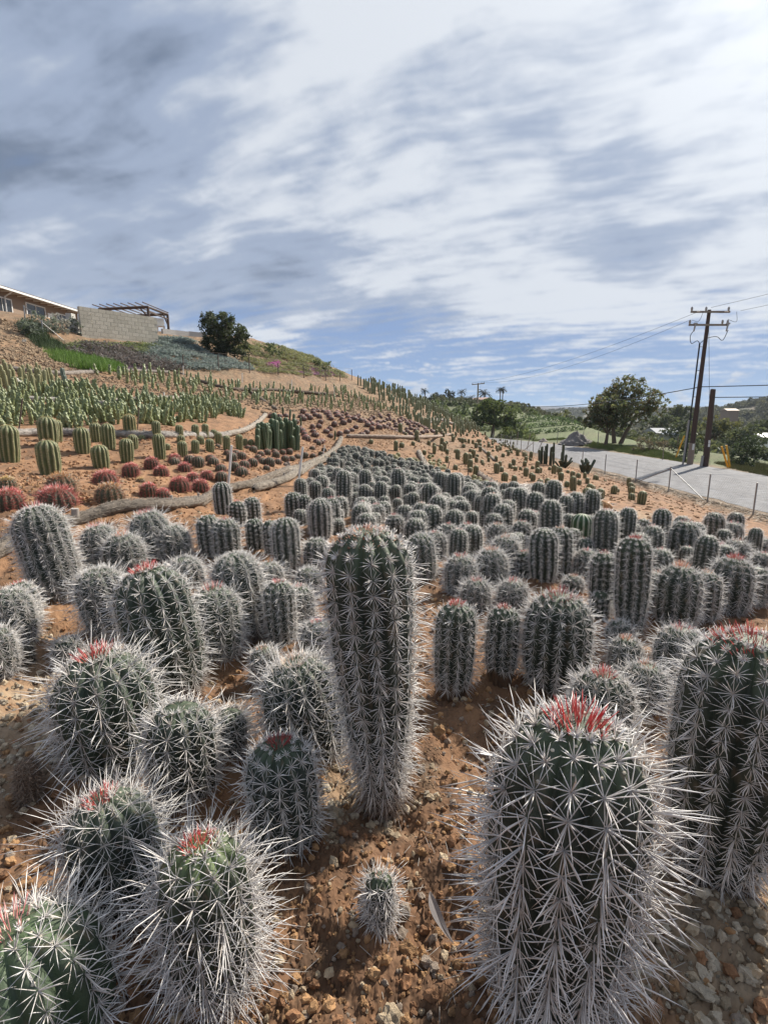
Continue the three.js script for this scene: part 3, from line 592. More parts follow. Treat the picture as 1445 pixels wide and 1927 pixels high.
// the strip of cardons behind the nearest ones
{
  const rnd = makeRandom(77);
  const spots = plantRows([[556, 1010], [566, 945], [592, 900], [622, 872], [640, 853], [672, 853], [730, 868], [800, 884], [880, 912], [960, 945], [1060, 978], [1180, 1005], [1300, 1030], [1445, 1050], [1520, 1110], [1200, 1110], [1000, 1090], [860, 1100], [780, 1070], [740, 1020], [690, 1015], [620, 1030]], 0.225, 0.245, 0.35, 0.36, 5, 0.95);
  const variants = [];
  for (let k = 0; k < 8; k++) {
    const R = 0.085, H = R * [2.6, 3.3, 4.0, 4.9][k % 4];
    const t = new THREE.Group(); t.name = 'cardon_cactus';
    buildCardon(t, { R, H, ribs: 12, per: 5, rings: 14, step: 0.027, length: R * 0.56, thick: 0.0012, radial: 10, central: 2, tint: [0.66, 0.645, 0.625], crown: k < 4 ? (k % 2 ? 'pink' : 'orange') : null, crownLength: R * 0.3, crownCount: 14, seed: 900 + k * 7, low: true, foot: 0.72, root: [0.4, 0.38, 0.36] });
    variants.push(t);
  }
  const n = Math.min(spots.length, 300 - cardonList.length), taken = new Set(), rest = [];
  spots.forEach((p, i) => {
    const far = smoothstep(-p.z, 7, 15), tallness = rnd(), k = (tallness < 0.3 ? 0 : tallness < 0.62 ? 1 : tallness < 0.87 ? 2 : 3) + (rnd() < 0.30 - 0.22 * far ? 0 : 4), s = (0.60 + 0.44 * rnd()) * (1 - 0.10 * far);
    placed.push([p.x, p.z, 0.09]);
    if (i < n) {
      const c = variants[k].clone(); c.name = numbered('cardon_cactus'); scene.add(c);
      place(c, p, [s, s * (0.92 + 0.25 * rnd())], rnd() * 6.28, 0.05);
      const [row, side] = zoneOf(p, [760, 1000], [6.2, 8.5]), what = (k % 4 > 1 ? 'tall' : 'squat') + (k < 4 ? ' grey cardon with coloured tip' : ' plain grey cardon'); tag(c, what + ', ' + row + ' rows, ' + side + ' part of the packed strip', 'cactus', what + 's, ' + row + ' rows, ' + side + ' part of the packed strip');
    } else { const d = new THREE.Object3D(); place(d, p, [s, s * (0.92 + 0.25 * rnd())], rnd() * 6.28, 0.08); d.updateMatrix(); rest.push(d.matrix.clone()); }
  });
  const R = 0.085, far = cardonShape({ R, H: R * 3, ribs: 12, per: 4, rings: 10, step: 0.034, length: R * 0.45, thick: 0.0017, radial: 7, central: 2, tint: [0.58, 0.57, 0.55], seed: 950, low: true, foot: 0.75 }), m = new THREE.MeshStandardMaterial({ vertexColors: true, roughness: 0.6 });
  if (rest.length) instanced('far_cardon_rows', mergeGeometries(far.map(bare)), m, rest, null, 'mass of tiny grey cardons where the packed strip narrows to its far end', 'cacti');
}

// ---- red barrel cacti
const BARREL = { flesh: [0.05, 0.062, 0.032], fresh: [0.09, 0.10, 0.04], crest: [0.16, 0.14, 0.09], crestMix: 0.6, foot: 0.78, dome: 0.95, groove: 0.2, droop: 0.1, corkTop: 0.05 };
const RED = [0.44, 0.13, 0.11], ROOT_RED = [0.42, 0.06, 0.05];
function buildBarrel(root, o) {
  o = { ...BARREL, ...o };
  part('body', ribbedBody(o), fleshMaterial, root);
  const S = new Builder(), T = new Builder(); thorns(o, S, T);
  part('spines', S.geometry(), spineMaterial, root, 'stuff'); part('crown_spines', T.geometry(), spineMaterial, root, 'stuff');
  return root;
}
CROWN.fuzz = [[0.72, 0.10, 0.09], [0.82, 0.30, 0.28]]; CROWN.gold = [[0.55, 0.36, 0.09], [0.66, 0.50, 0.2]]; CROWN.rust = [[0.55, 0.2, 0.06], [0.62, 0.36, 0.12]];
{
  const near = [
    [10, 889, 929, 34, 'gold', 'dark barrel cactus with yellow tip cut by the left frame edge'],
    [109, 888, 930, 56, 'rust', 'dark green barrel cactus with golden orange top behind a pink spined one'],
    [97, 913, 957, 74, 'fuzz', 'largest pink spined barrel cactus behind the leaning ribbed cardon'],
    [4, 917, 962, 60, 'fuzz', 'red spined barrel cactus at the left edge below the yellow tipped one'],
    [200, 907, 946, 56, 'rust', 'barrel cactus with fiery orange top, biggest in the middle of its bed'],
    [192, 884, 912, 48, 'fuzz', 'barrel cactus hidden partly behind the fiery orange topped one'],
    [243, 870, 897, 32, 'fuzz', 'dark barrel cactus with dim red top in front of two green columns'],
    [283, 859, 883, 28, 'fuzz', 'round barrel cactus left above the pale pink fuzzy one'],
    [301, 875, 897, 29, 'fuzz', 'pale pink fuzzy barrel cactus alone on red earth'],
    [327, 853, 870, 24, 'fuzz', 'little round barrel cactus right of the striped green column'],
    [345, 869, 888, 26, 'fuzz', 'flattened barrel cactus right of the pale pink fuzzy one'],
    [277, 906, 936, 32, 'fuzz', 'dark barrel cactus touching another at the front of the bed'],
    [303, 917, 941, 31, 'fuzz', 'squat barrel cactus in front of the dark touching one'],
    [335, 896, 925, 40, 'fuzz', 'wide barrel cactus with pink hair right of the touching pair'],
    [263, 897, 906, 18, 'gold', 'tiny pale barrel cactus between the fiery one and the touching pair'],
    [361, 888, 906, 27, 'fuzz', 'low barrel cactus behind the wide pink haired one'],
    [387, 884, 902, 26, 'fuzz', 'pale fuzzy barrel cactus above another left of the white pole'],
    [374, 901, 925, 34, 'fuzz', 'broad barrel cactus below the pale fuzzy one left of the white pole'],
  ];
  near.forEach(([u, vt, vb, w, crown, label], i) => {
    const s = stand(u, vt, u, vb, w), r = thing('barrel_cactus', label, 'cactus', [s.foot.x, s.foot.y - 0.02, s.foot.z]); r.rotation.y = i;
    buildBarrel(r, { R: s.R * 0.9, H: Math.min(s.H, s.R * 2), ribs: 14, per: 6, rings: 18, step: 0.024, length: s.R * 0.34, thick: 0.0017, radial: 8, central: 2, tint: crown === 'fuzz' ? RED : [0.45, 0.32, 0.2], root: ROOT_RED, crown, crownLength: s.R * 0.34, crownCount: 170, crownSpread: 2.2, seed: 300 + i * 5 });
  });
  const proto = []; for (let k = 0; k < 4; k++) { const t = new THREE.Group(); buildBarrel(t, { R: 0.12, H: 0.12 * [1.5, 1.7, 1.35, 1.9][k], ribs: 13, per: 5, rings: 10, step: 0.032, length: 0.034, thick: 0.0022, radial: 6, central: 1, tint: mix3(RED, [0.35, 0.2, 0.16], k * 0.22), root: ROOT_RED, crown: 'fuzz', crownLength: 0.028, crownCount: 36, crownSpread: 2, seed: 350 + k, low: true }); proto.push(t); }
  const rnd = makeRandom(66);
  const cluster = [[416, 887, 22], [418, 905, 25], [358, 870, 24], [374, 878, 24], [397, 868, 20], [402, 876, 22], [329, 873, 22], [437, 868, 21], [444, 858, 18], [455, 864, 19], [455, 893, 26], [442, 885, 20], [460, 880, 22], [476, 877, 21], [494, 872, 19], [508, 877, 20], [523, 873, 16], [537, 869, 17], [549, 866, 15], [477, 852, 16], [491, 858, 15], [503, 856, 15], [517, 853, 14], [520, 861, 15], [532, 854, 13], [545, 854, 14], [560, 862, 14], [574, 862, 14], [589, 861, 13], [604, 857, 11], [588, 846, 12], [600, 838, 10], [467, 845, 12], [502, 885, 14], [410, 842, 12], [610, 850, 10], [428, 856, 15], [486, 866, 15]];
  cluster.forEach(([u, v, w], i) => {
    const g = ground(u, v), R = w / 2 * depthOf(g) / FOCAL, c = proto[i % 4].clone(); c.name = numbered('barrel_cactus'); scene.add(c);
    place(c, g, [R / 0.12 * 0.95, R / 0.12 * 0.95], rnd() * 6, 0.05); placed.push([g.x, g.z, R]);
    tag(c, 'dusky red barrel cactus crowded between the white poles and the dark green clump', 'cactus', 'red barrel cacti crowded by the white poles');
  });
  const farShape = (() => { const S = new Builder(), o = { ...BARREL, R: 0.125, H: 0.18, ribs: 11, per: 4, rings: 8, step: 0.06, length: 0.04, thick: 0.004, radial: 5, central: 1, tint: [0.42, 0.13, 0.10], crown: 'fuzz', crownLength: 0.03, crownCount: 20, crownSpread: 2, seed: 390, low: true, flesh: [0.075, 0.042, 0.03], fresh: [0.12, 0.05, 0.04] }; thorns(o, S, S); return mergeGeometries([bare(ribbedBody(o)), S.geometry()]); })();
  const spots = plantRows([[500, 783], [560, 776], [640, 777], [700, 782], [770, 793], [838, 819], [780, 824], [700, 826], [650, 822], [615, 830], [585, 838], [560, 815], [520, 800]], 0.54, 0.60, 0.12, 0.2, 6, 0.6);
  spots.forEach((p) => { const m = single('barrel_cactus', farShape, spineMaterial, ...((z) => ['small dark red barrel cactus in the ' + z[0] + ' rows at the ' + z[1] + ' of the far bed', 'cactus', 'far red barrel cacti, ' + z[0] + ' rows, ' + z[1] + ' of the bed'])(zoneOf(p, [610, 710], [20, 25], ['front', 'middle', 'back']))); place(m, p, [0.8 + 0.45 * rnd(), 0.8 + 0.4 * rnd()], rnd() * 6, 0.05); });
}

// ---- green columns with yellow thorns
const COLUMN = { flesh: [0.085, 0.108, 0.036], fresh: [0.14, 0.16, 0.055], crest: [0.36, 0.34, 0.18], crestMix: 0.7, foot: 0.8, dome: 0.9, groove: 0.2, droop: 0.05, corkTop: 0.03, tint: [0.56, 0.50, 0.32], root: [0.4, 0.3, 0.15] };
{
  const list = [
    [14, 796, 14, 870, 35, 'thick green column cactus cut by the left frame edge'], [87, 781, 88, 838, 34, 'broad green column cactus standing behind the fattest one'], [104, 787, 104, 831, 22, 'narrow green column cactus half hidden behind a broad one'],
    [86, 824, 90, 893, 40, 'fattest green column cactus with orange tip at the front left'], [151, 801, 153, 853, 28, 'green column cactus alone between two broad ones and the stout short one'], [185, 834, 188, 882, 31, 'stout short green column cactus with pale ribs at the front'],
    [178, 793, 180, 832, 20, 'green column cactus beside a taller one at the wattle'], [201, 794, 203, 846, 25, 'tall green column cactus with pale ribs left of the golden one'], [242, 777, 244, 822, 23, 'golden haired column cactus standing highest at the wattle'],
    [249, 815, 249, 846, 19, 'green column cactus peeping from behind the one below the golden one'], [237, 822, 237, 870, 25, 'green column cactus below the golden haired one'], [266, 816, 266, 826, 13, 'tiny green globe cactus at the wattle right of the golden one'],
    [293, 789, 294, 826, 16, 'slim green column cactus behind the striped tall one'], [297, 813, 300, 864, 22, 'striped tall green column cactus in the bed centre'], [314, 832, 314, 846, 12, 'small green cactus just right of the striped tall column'],
    [337, 797, 337, 823, 14, 'green column cactus, back one of three in line'], [340, 816, 340, 834, 15, 'green column cactus, middle one of three in line'], [342, 827, 343, 860, 18, 'green column cactus, front one of three in line'], [367, 796, 367, 822, 14, 'green column cactus, left one of a rear pair'], [386, 795, 386, 825, 13, 'green column cactus, right one of a rear pair'],
    [367, 825, 367, 853, 15, 'green column cactus in front of the rear pair'], [377, 818, 377, 836, 14, 'short green column cactus wedged between its neighbours'], [394, 823, 395, 850, 16, 'green column cactus with yellow thorns right of the short one'], [402, 806, 402, 826, 12, 'slim green column cactus, left one of a close rear pair'],
    [411, 811, 411, 836, 13, 'green column cactus, right one of a close rear pair'], [426, 817, 426, 848, 14, 'pale ribbed column cactus beside the white pole top'], [450, 815, 450, 846, 14, 'bright column cactus right of the white pole top'], [472, 825, 472, 842, 12, 'small column cactus left of the dark green clump'], [461, 823, 461, 839, 9, 'thin column cactus between the bright one and a small one'],
  ];
  list.forEach(([ut, vt, ub, vb, w, label], i) => {
    const s = stand(ut, vt, ub, vb, w), r = thing('column_cactus', label, 'cactus', [s.foot.x, s.foot.y - 0.02, s.foot.z]); r.rotation.z = -Math.atan(s.lean) * 0.8;
    const gold = label.startsWith('golden'), o = { ...COLUMN, R: s.R, H: s.H, ribs: 12, per: w > 20 ? 8 : 6, rings: 22, step: 0.030, length: s.R * (gold ? 0.3 : 0.17), thick: 0.0014, radial: 6, central: 1, crown: i === 3 ? 'rust' : 'gold', crownLength: s.R * 0.22, crownCount: 50, crownSpread: 1.8, seed: 400 + i * 3 };
    if (gold) { o.tint = [0.55, 0.40, 0.16]; o.radial = 9; }
    part('body', ribbedBody(o), fleshMaterial, r);
    const S = new Builder(), T = new Builder(); thorns(o, S, T); part('spines', S.geometry(), spineMaterial, r, 'stuff'); part('crown_spines', T.geometry(), spineMaterial, r, 'stuff');
  });
  // smooth green one amid the cardons
  const s = stand(1094, 962, 1094, 1032, 38), r = thing('column_cactus', 'smooth green column cactus with white rib lines amid the grey cardons', 'cactus', [s.foot.x, s.foot.y - 0.02, s.foot.z]);
  const o = { ...COLUMN, flesh: [0.035, 0.085, 0.03], fresh: [0.06, 0.12, 0.04], crest: [0.5, 0.5, 0.4], crestMix: 0.75, R: s.R, H: s.H, ribs: 11, per: 8, rings: 26, step: 0.02, length: 0.006, thick: 0.001, radial: 4, central: 1, crown: 'cream', crownLength: 0.01, crownCount: 20, seed: 499 };
  part('body', ribbedBody(o), fleshMaterial, r); const S = new Builder(), T = new Builder(); thorns(o, S, T); part('spines', S.geometry(), spineMaterial, r, 'stuff'); part('crown_spines', T.geometry(), spineMaterial, r, 'stuff');

  // little columns on the slope down to the fence
  const protos = []; for (let k = 0; k < 4; k++) { const t = new THREE.Group(), R = 0.075, q = { ...COLUMN, flesh: [0.07, 0.08, 0.03], R, H: R * [2.6, 3.3, 4, 2][k], ribs: 10, per: 5, rings: 10, step: 0.03, length: R * 0.26, thick: 0.0022, radial: 6, central: 1, crown: 'gold', crownLength: R * 0.24, crownCount: 18, seed: 520 + k, low: true, tint: [0.45, 0.34, 0.2] };
    part('body', ribbedBody(q), fleshMaterial, t); const A = new Builder(); thorns(q, A, A); part('spines', A.geometry(), spineMaterial, t, 'stuff'); protos.push(t); }
  const rnd = makeRandom(9);
  const rightSlope = plantRows([[645, 833], [720, 826], [800, 826], [880, 808], [930, 818], [985, 850], [1012, 876], [1080, 890], [1140, 905], [1215, 925], [1250, 948], [1225, 962], [1130, 962], [1080, 948], [1000, 925], [940, 905], [880, 893], [820, 872], [760, 858], [690, 850]], 1.05, 1.25, 0.5, 0.3, 21, 0.3);
  rightSlope.slice(0, 290).forEach((p) => { if (rnd() < 0.12) return; const c = protos[Math.floor(rnd() * 3.99)].clone(); c.name = numbered('torch_cactus'); scene.add(c); const s = 0.95 + 0.5 * rnd(); place(c, p, [s, s * (0.9 + 0.3 * rnd())], rnd() * 6, 0.07); placed.push([p.x, p.z, 0.1]); const [row, side] = zoneOf(p, [860, 990], [20, 29]); tag(c, 'little olive column cactus, ' + row + ' rows, ' + side + ' part of the bare slope by the road', 'cactus', 'little columns, ' + row + ' rows, ' + side + ' part of the road slope'); });
  // yellow-green globes between the wattles
  const globe = new THREE.Group(), gq = { ...COLUMN, flesh: [0.12, 0.12, 0.035], R: 0.07, H: 0.11, ribs: 10, per: 5, rings: 8, step: 0.03, length: 0.018, thick: 0.002, radial: 6, central: 1, crown: 'gold', crownLength: 0.016, crownCount: 16, seed: 560, low: true, tint: [0.55, 0.45, 0.2] };
  part('body', ribbedBody(gq), fleshMaterial, globe); { const A = new Builder(); thorns(gq, A, A); part('spines', A.geometry(), spineMaterial, globe, 'stuff'); }
  for (const poly of [[[740, 850], [775, 852], [790, 872], [770, 880], [730, 866]], [[800, 852], [840, 870], [836, 886], [808, 882]], [[850, 892], [905, 905], [960, 935], [935, 940], [890, 922]]])
    plantRows(poly, 0.34, 0.36, 0.4, 0.35, 31, 0.5).slice(0, 34).forEach((p) => { const c = globe.clone(); c.name = numbered('globe_cactus'); scene.add(c); const s = 0.7 + 0.6 * rnd(); place(c, p, [s, s * (0.8 + 0.6 * rnd())], rnd() * 6, 0.05); tag(c, 'small yellowish globe cactus between the grey wattles right of the packed strip', 'cactus', 'yellowish globes between the wattles'); });
}
// ---- dark green clump of columns
{
  const rnd = makeRandom(15), protos = [];
  for (let k = 0; k < 3; k++) { const t = new THREE.Group(), q = { ...COLUMN, flesh: [0.042, 0.075, 0.03], fresh: [0.06, 0.10, 0.035], crest: [0.11, 0.14, 0.07], R: 0.07, H: 0.07 * [7, 9, 11][k], ribs: 7, per: 6, rings: 14, step: 0.05, length: 0.012, thick: 0.0018, radial: 4, central: 1, seed: 580 + k, low: true, dome: 1.2, groove: 0.16 };
    part('body', ribbedBody(q), fleshMaterial, t); const A = new Builder(); thorns(q, A, null); part('spines', A.geometry(), spineMaterial, t, 'stuff'); protos.push(t); }
  for (let k = 0; k < 36; k++) {
    const u = 484 + 78 * ((k * 0.618) % 1), v = 848 - 9 * rnd(), p = ground(u, v), c = protos[k % 3].clone(); c.name = numbered('clump_cactus'); scene.add(c);
    const s = (0.62 + 0.42 * Math.sin(Math.PI * clamp((u - 470) / 100, 0, 1)) + 0.12 * rnd()) * depthOf(p) / 13; place(c, p, [s, s * (0.75 + 0.3 * rnd())], rnd() * 6, 0.1);
    tag(c, 'dark green column in the tight clump behind the red barrel cacti', 'cactus', 'dark green columns of the tight clump');
  }
  [[533, 780, 783, 18], [545, 778, 792, 22], [567, 800, 808, 24], [552, 790, 800, 22], [630, 812, 828, 18]].forEach(([u, , vb, hp], i) => { const p = ground(u, vb), c = protos[i % 3].clone(), H = hp * depthOf(p) / FOCAL, base = 0.07 * [7, 9, 11][i % 3]; c.name = numbered('column_cactus'); scene.add(c); place(c, p, [H / base * 0.8, H / base], i, 0.12); tag(c, 'lone dark column cactus tilted among the far red barrel cacti', 'cactus', 'lone dark columns in the far red bed'); });
}
// ---- pale lumpy totem cacti
{
  const rnd = makeRandom(23);
  const lumpMaterial = new THREE.MeshStandardMaterial({ vertexColors: true, roughness: 0.5 });
  function lumpyStem(h, r, seed) {
    const g = new THREE.SphereGeometry(1, 11, 22), p = g.attributes.position, C = new Float32Array(p.count * 3);
    for (let i = 0; i < p.count; i++) {
      const y = (p.getY(i) + 1) / 2, a = Math.atan2(p.getZ(i), p.getX(i)), rr = Math.hypot(p.getX(i), p.getZ(i));
      const n = noise3(Math.cos(a) * 1.2 + seed, y * h / r * 0.85, Math.sin(a) * 1.2), m = r * Math.pow(rr, 0.45) * (1 + 0.62 * n) * (1 - 0.2 * y);
      p.setXYZ(i, Math.cos(a) * m + 0.05 * h * Math.sin(y * 3 + seed), y * h, Math.sin(a) * m);
      C.set(mix3([0.085, 0.115, 0.045], [0.28, 0.31, 0.145], clamp(0.5 + 0.6 * n, 0, 1)), i * 3);
    }
    g.setAttribute('color', new THREE.BufferAttribute(C, 3)); g.computeVertexNormals(); return g;
  }
  const protos = []; for (let k = 0; k < 7; k++) { const t = new THREE.Group(); for (let q = 0; q < 4 + k % 3; q++) { const m = part('stem', lumpyStem(0.34 * (0.6 + 0.7 * rnd()), 0.043, k * 5 + q * 1.7), lumpMaterial, t), a = rnd() * 6.28, d = q ? 0.09 + 0.07 * rnd() : 0; m.position.set(Math.cos(a) * d, 0, Math.sin(a) * d); m.rotation.set(0.25 * Math.sin(a) * d / 0.1, 0, -0.25 * Math.cos(a) * d / 0.1); } protos.push(t); }
  const spots = plantRows([[-30, 805], [100, 806], [230, 806], [330, 803], [395, 794], [458, 786], [462, 770], [420, 756], [360, 752], [300, 758], [230, 748], [150, 735], [60, 738], [-30, 742]], 0.43, 0.45, 0.1, 0.3, 24, 0.3).slice(0, 290);
  spots.forEach((p) => { const c = protos[Math.floor(rnd() * 6.99)].clone(); c.name = numbered('totem_cactus'); scene.add(c); const s = (0.70 + 0.34 * rnd()) * (1 - 0.3 * smoothstep(p.x, -5, -2.5)); place(c, p, [s, s * (0.85 + 0.4 * rnd())], rnd() * 6, 0.05); const [row, side] = zoneOf(p, [150, 300], [11, 13.5], ['front', 'middle', 'back']); tag(c, 'pale green lumpy totem cactus in the ' + row + ' rows at the ' + side + ' of the dense bed', 'cactus', 'totem cacti, ' + row + ' rows, ' + side + ' of the dense bed'); });
  // single pale stubs over the hill
  const stubs = [0, 1, 2].map((k) => lumpyStem(0.40, 0.05, 50 + k)), hill = plantRows([[175, 702], [260, 708], [330, 706], [400, 715], [470, 728], [560, 735], [690, 752], [770, 776], [720, 776], [600, 772], [520, 768], [480, 762], [400, 748], [300, 742], [230, 725]], 0.62, 0.72, 0.2, 0.3, 26, 0.2);
  hill.slice(0, 298).forEach((p) => { const m = single('pale_stub_cactus', stubs[Math.floor(rnd() * 2.99)], lumpMaterial, ...((z) => ['single pale cactus stub in the ' + z[0] + ' rows at the ' + z[1] + ' of the dry hill', 'cactus', 'pale cactus stubs, ' + z[0] + ' rows, ' + z[1] + ' of the dry hill'])(zoneOf(p, [350, 540], [26, 31], ['lower', 'middle', 'upper']))); const s = 0.75 + 0.55 * rnd(); place(m, p, [s, s * (0.8 + 0.6 * rnd())], rnd() * 6, 0.15); });
  // yellowish thin columns at the upper left
  const thin = { ...COLUMN, flesh: [0.20, 0.20, 0.09], fresh: [0.26, 0.25, 0.11], crest: [0.34, 0.31, 0.16], R: 0.042, H: 0.62, ribs: 9, per: 5, rings: 12, step: 0.05, length: 0.014, thick: 0.002, radial: 5, central: 1, seed: 600, low: true, dome: 1.3 }, thinBody = ribbedBody(thin), tb = new Builder(); thorns(thin, tb, null); const thinSpines = tb.geometry();
  plantRows([[-20, 742], [10, 741], [60, 740], [112, 741], [110, 722], [60, 716], [20, 714], [-20, 712]], 0.24, 0.26, 0.1, 0.3, 28, 0.2).slice(0, 120).forEach((p) => { const t = thing('pole_cactus', 'thin yellowish column cactus in the stand above the totem bed at left', 'cactus', [0, 0, 0], 'thin yellowish columns at the upper left'); part('body', thinBody, fleshMaterial, t); part('spines', thinSpines, spineMaterial, t, 'stuff'); place(t, p, [0.8 + 0.4 * rnd(), 0.45 + 0.5 * rnd()], rnd() * 6, 0.08); });
  const woolly = [[31, 735, 26, 20], [38, 736, 22, 18], [44, 737, 17, 16]];
  woolly.forEach(([u, v, hp, wp], i) => { const p = ground(u, v), d = depthOf(p) / FOCAL, q = { ...COLUMN, flesh: [0.45, 0.43, 0.38], fresh: [0.55, 0.52, 0.46], crest: [0.6, 0.57, 0.5], R: wp / 2 * d * 0.7, H: hp * d, ribs: 12, per: 5, rings: 12, step: 0.04, length: 0.03, thick: 0.002, radial: 9, central: 1, seed: 640 + i, low: true, tint: [0.75, 0.73, 0.68] }; const t = thing('woolly_cactus', ['white woolly cactus, tallest of three beside the yellowish columns', 'white woolly cactus in the middle of three beside the yellowish columns', 'white woolly cactus, shortest of three beside the yellowish columns'][i], 'cactus', [p.x, p.y - 0.02, p.z]); part('body', ribbedBody(q), fleshMaterial, t); const A = new Builder(); thorns(q, A, null); part('spines', A.geometry(), spineMaterial, t, 'stuff'); });
  // the grey-blue column pair above the totem bed
  [[117, 692, 124, 735, 8], [121, 705, 128, 738, 7]].forEach(([ut, vt, ub, vb, w], i) => { const s = stand(ut, vt, ub, vb, w), q = { ...COLUMN, flesh: [0.10, 0.14, 0.11], fresh: [0.12, 0.17, 0.13], crest: [0.2, 0.23, 0.19], R: s.R, H: s.H, ribs: 7, per: 6, rings: 14, step: 0.05, length: 0.01, thick: 0.002, radial: 4, central: 1, seed: 660 + i, low: true }, t = thing('column_cactus', ['tallest grey green column cactus standing above the totem bed', 'shorter grey green column cactus beside the tallest one above the totem bed'][i], 'cactus', [s.foot.x, s.foot.y, s.foot.z]); t.rotation.z = -Math.atan(s.lean); part('body', ribbedBody(q), fleshMaterial, t); const A = new Builder(); thorns(q, A, null); part('spines', A.geometry(), spineMaterial, t, 'stuff'); });
  // thin green columns along the far shoulder of the hill
  const far = ribbedBody({ ...COLUMN, flesh: [0.14, 0.165, 0.085], fresh: [0.19, 0.21, 0.11], crest: [0.24, 0.25, 0.15], R: 0.075, H: 1.0, ribs: 6, per: 4, rings: 8, dome: 1.4, seed: 700 });
  const shoulder = plantRows([[666, 722], [700, 724], [745, 738], [790, 758], [850, 790], [940, 818], [925, 826], [870, 820], [800, 806], [745, 780], [715, 758], [690, 738]], 0.66, 0.8, 0.15, 0.35, 29, 0.2), rest = [];
  const order = shoulder.map((p) => [rnd(), p]).sort((a, b) => a[0] - b[0]).map((a) => a[1]);
  order.forEach((p, i) => { const s = 0.75 + 0.5 * rnd(), h = 0.4 + 0.6 * rnd(); if (i < 290) { const m = single('pole_cactus', far, fleshMaterial, ...((z) => ['thin green column cactus, ' + z[0] + ' rows, ' + z[1] + ' part of the far hill shoulder', 'cactus', 'thin columns, ' + z[1] + ' part, ' + z[0] + ' rows of the far hill shoulder'])(zoneOf(p, [750, 850], [44, 50], ['front', 'middle', 'back'], ['upper', 'middle', 'lower']))); place(m, p, [s, h], rnd() * 6, 0.06); } else { const d = new THREE.Object3D(); place(d, p, [s, h], rnd() * 6, 0.06); d.updateMatrix(); rest.push(d.matrix.clone()); } });
  if (rest.length) instanced('far_column_cacti', far, fleshMaterial, rest, null, 'mass of thin green columns on the far hill shoulder', 'cacti');
}

// ---------------------------------------------------------------- trees, bushes, ground cover
const leafMaterial = new THREE.MeshPhysicalMaterial({ vertexColors: true, flatShading: true, roughness: 1, transmission: 0.5, thickness: 0, side: THREE.DoubleSide });
const barkMaterial = new THREE.MeshStandardMaterial({ color: new THREE.Color().setRGB(0.13, 0.10, 0.08), roughness: 0.95, bumpMap: soilBump, bumpScale: 0.02 });
function leaf(B, c, size, tint, rnd, slim = 0.5) {                                     // one small pointed leaf, bent along its middle
  const a = V(rnd() - 0.5, rnd() - 0.5, rnd() - 0.5).normalize(), b = V(rnd() - 0.5, rnd() - 0.5, rnd() - 0.5).cross(a).normalize(), n = a.clone().cross(b), at = B.p.length / 3, s = size * (0.7 + 0.6 * rnd()), k = 0.6 + 0.4 * rnd(), col = tint.map((x) => x * k);
  const put = (p, q, r) => B.vertex(c.x + a.x * p + b.x * q + n.x * r, c.y + a.y * p + b.y * q + n.y * r, c.z + a.z * p + b.z * q + n.z * r, n.x, n.y, n.z, col);
  put(-s, 0, 0); put(0, s * slim, s * 0.15); put(s, 0, 0); put(0, -s * slim, s * 0.15); B.i.push(at, at + 1, at + 2, at, at + 2, at + 3);
}
// lobes: [x, y, z, rx, ry, rz] relative to the foot; leaves sit in clumps, thickest near each lobe's skin
function tree(name, label, category, group, foot, o) {
  const rnd = makeRandom(o.seed), t = thing(name, label, category, [foot.x, foot.y - 0.05, foot.z], group), B = new Builder(), limbs = [];
  const top = V(o.trunk[0], o.trunk[1], o.trunk[2] ?? 0);
  if (o.trunkR) {
    for (const [dx, dz] of o.stems ?? [[0, 0]]) { const mid = [dx * 2 + top.x * 0.4 + 0.1 * (rnd() - 0.5), top.y * 0.5, dz * 2]; limbs.push(bar([dx, 0, dz], mid, o.trunkR * 1.25, o.trunkR, 8), bar(mid, [top.x + dx * 3, top.y, top.z + dz * 3], o.trunkR, o.trunkR * 0.75, 8)); }
    for (const [x, y, z, rx] of o.lobes) { const k = [lerp(top.x, x, 0.5) + 0.2 * rx * (rnd() - 0.5), lerp(top.y, y, 0.45), lerp(top.z, z, 0.5)]; limbs.push(bar([top.x, top.y * 0.93, top.z], k, o.trunkR * 0.6, o.trunkR * 0.4, 6), bar(k, [x, y + 0.2 * rx, z], o.trunkR * 0.4, o.trunkR * 0.12, 5)); for (let q = 0; q < 3; q++) { const a = rnd() * 6.28; limbs.push(bar(k, [x + Math.cos(a) * rx * 0.7, y + (rnd() - 0.2) * rx * 0.6, z + Math.sin(a) * rx * 0.7], o.trunkR * 0.22, o.trunkR * 0.06, 4)); } }
    part('trunk', mergeGeometries(limbs), o.bark ?? barkMaterial, t);
  }
  for (const [x, y, z, rx, ry, rz] of o.lobes) {
    const clumps = Math.round(o.clumps * rx * ry);
    for (let k = 0; k < clumps; k++) {
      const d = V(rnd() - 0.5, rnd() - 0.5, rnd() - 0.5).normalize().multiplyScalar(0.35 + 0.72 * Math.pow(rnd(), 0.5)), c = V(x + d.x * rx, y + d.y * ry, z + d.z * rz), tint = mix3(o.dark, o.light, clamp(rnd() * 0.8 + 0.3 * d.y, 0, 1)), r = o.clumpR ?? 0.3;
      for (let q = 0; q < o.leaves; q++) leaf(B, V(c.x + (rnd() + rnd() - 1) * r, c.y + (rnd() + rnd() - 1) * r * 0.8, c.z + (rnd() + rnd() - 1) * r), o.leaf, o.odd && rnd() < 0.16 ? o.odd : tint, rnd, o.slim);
    }
  }
  part('crown', B.geometry(), leafMaterial, t);
  return t;
}
const OAK = { dark: [0.075, 0.105, 0.035], light: [0.22, 0.25, 0.095], leaf: 0.14, leaves: 15, clumps: 46, trunkR: 0.16 };
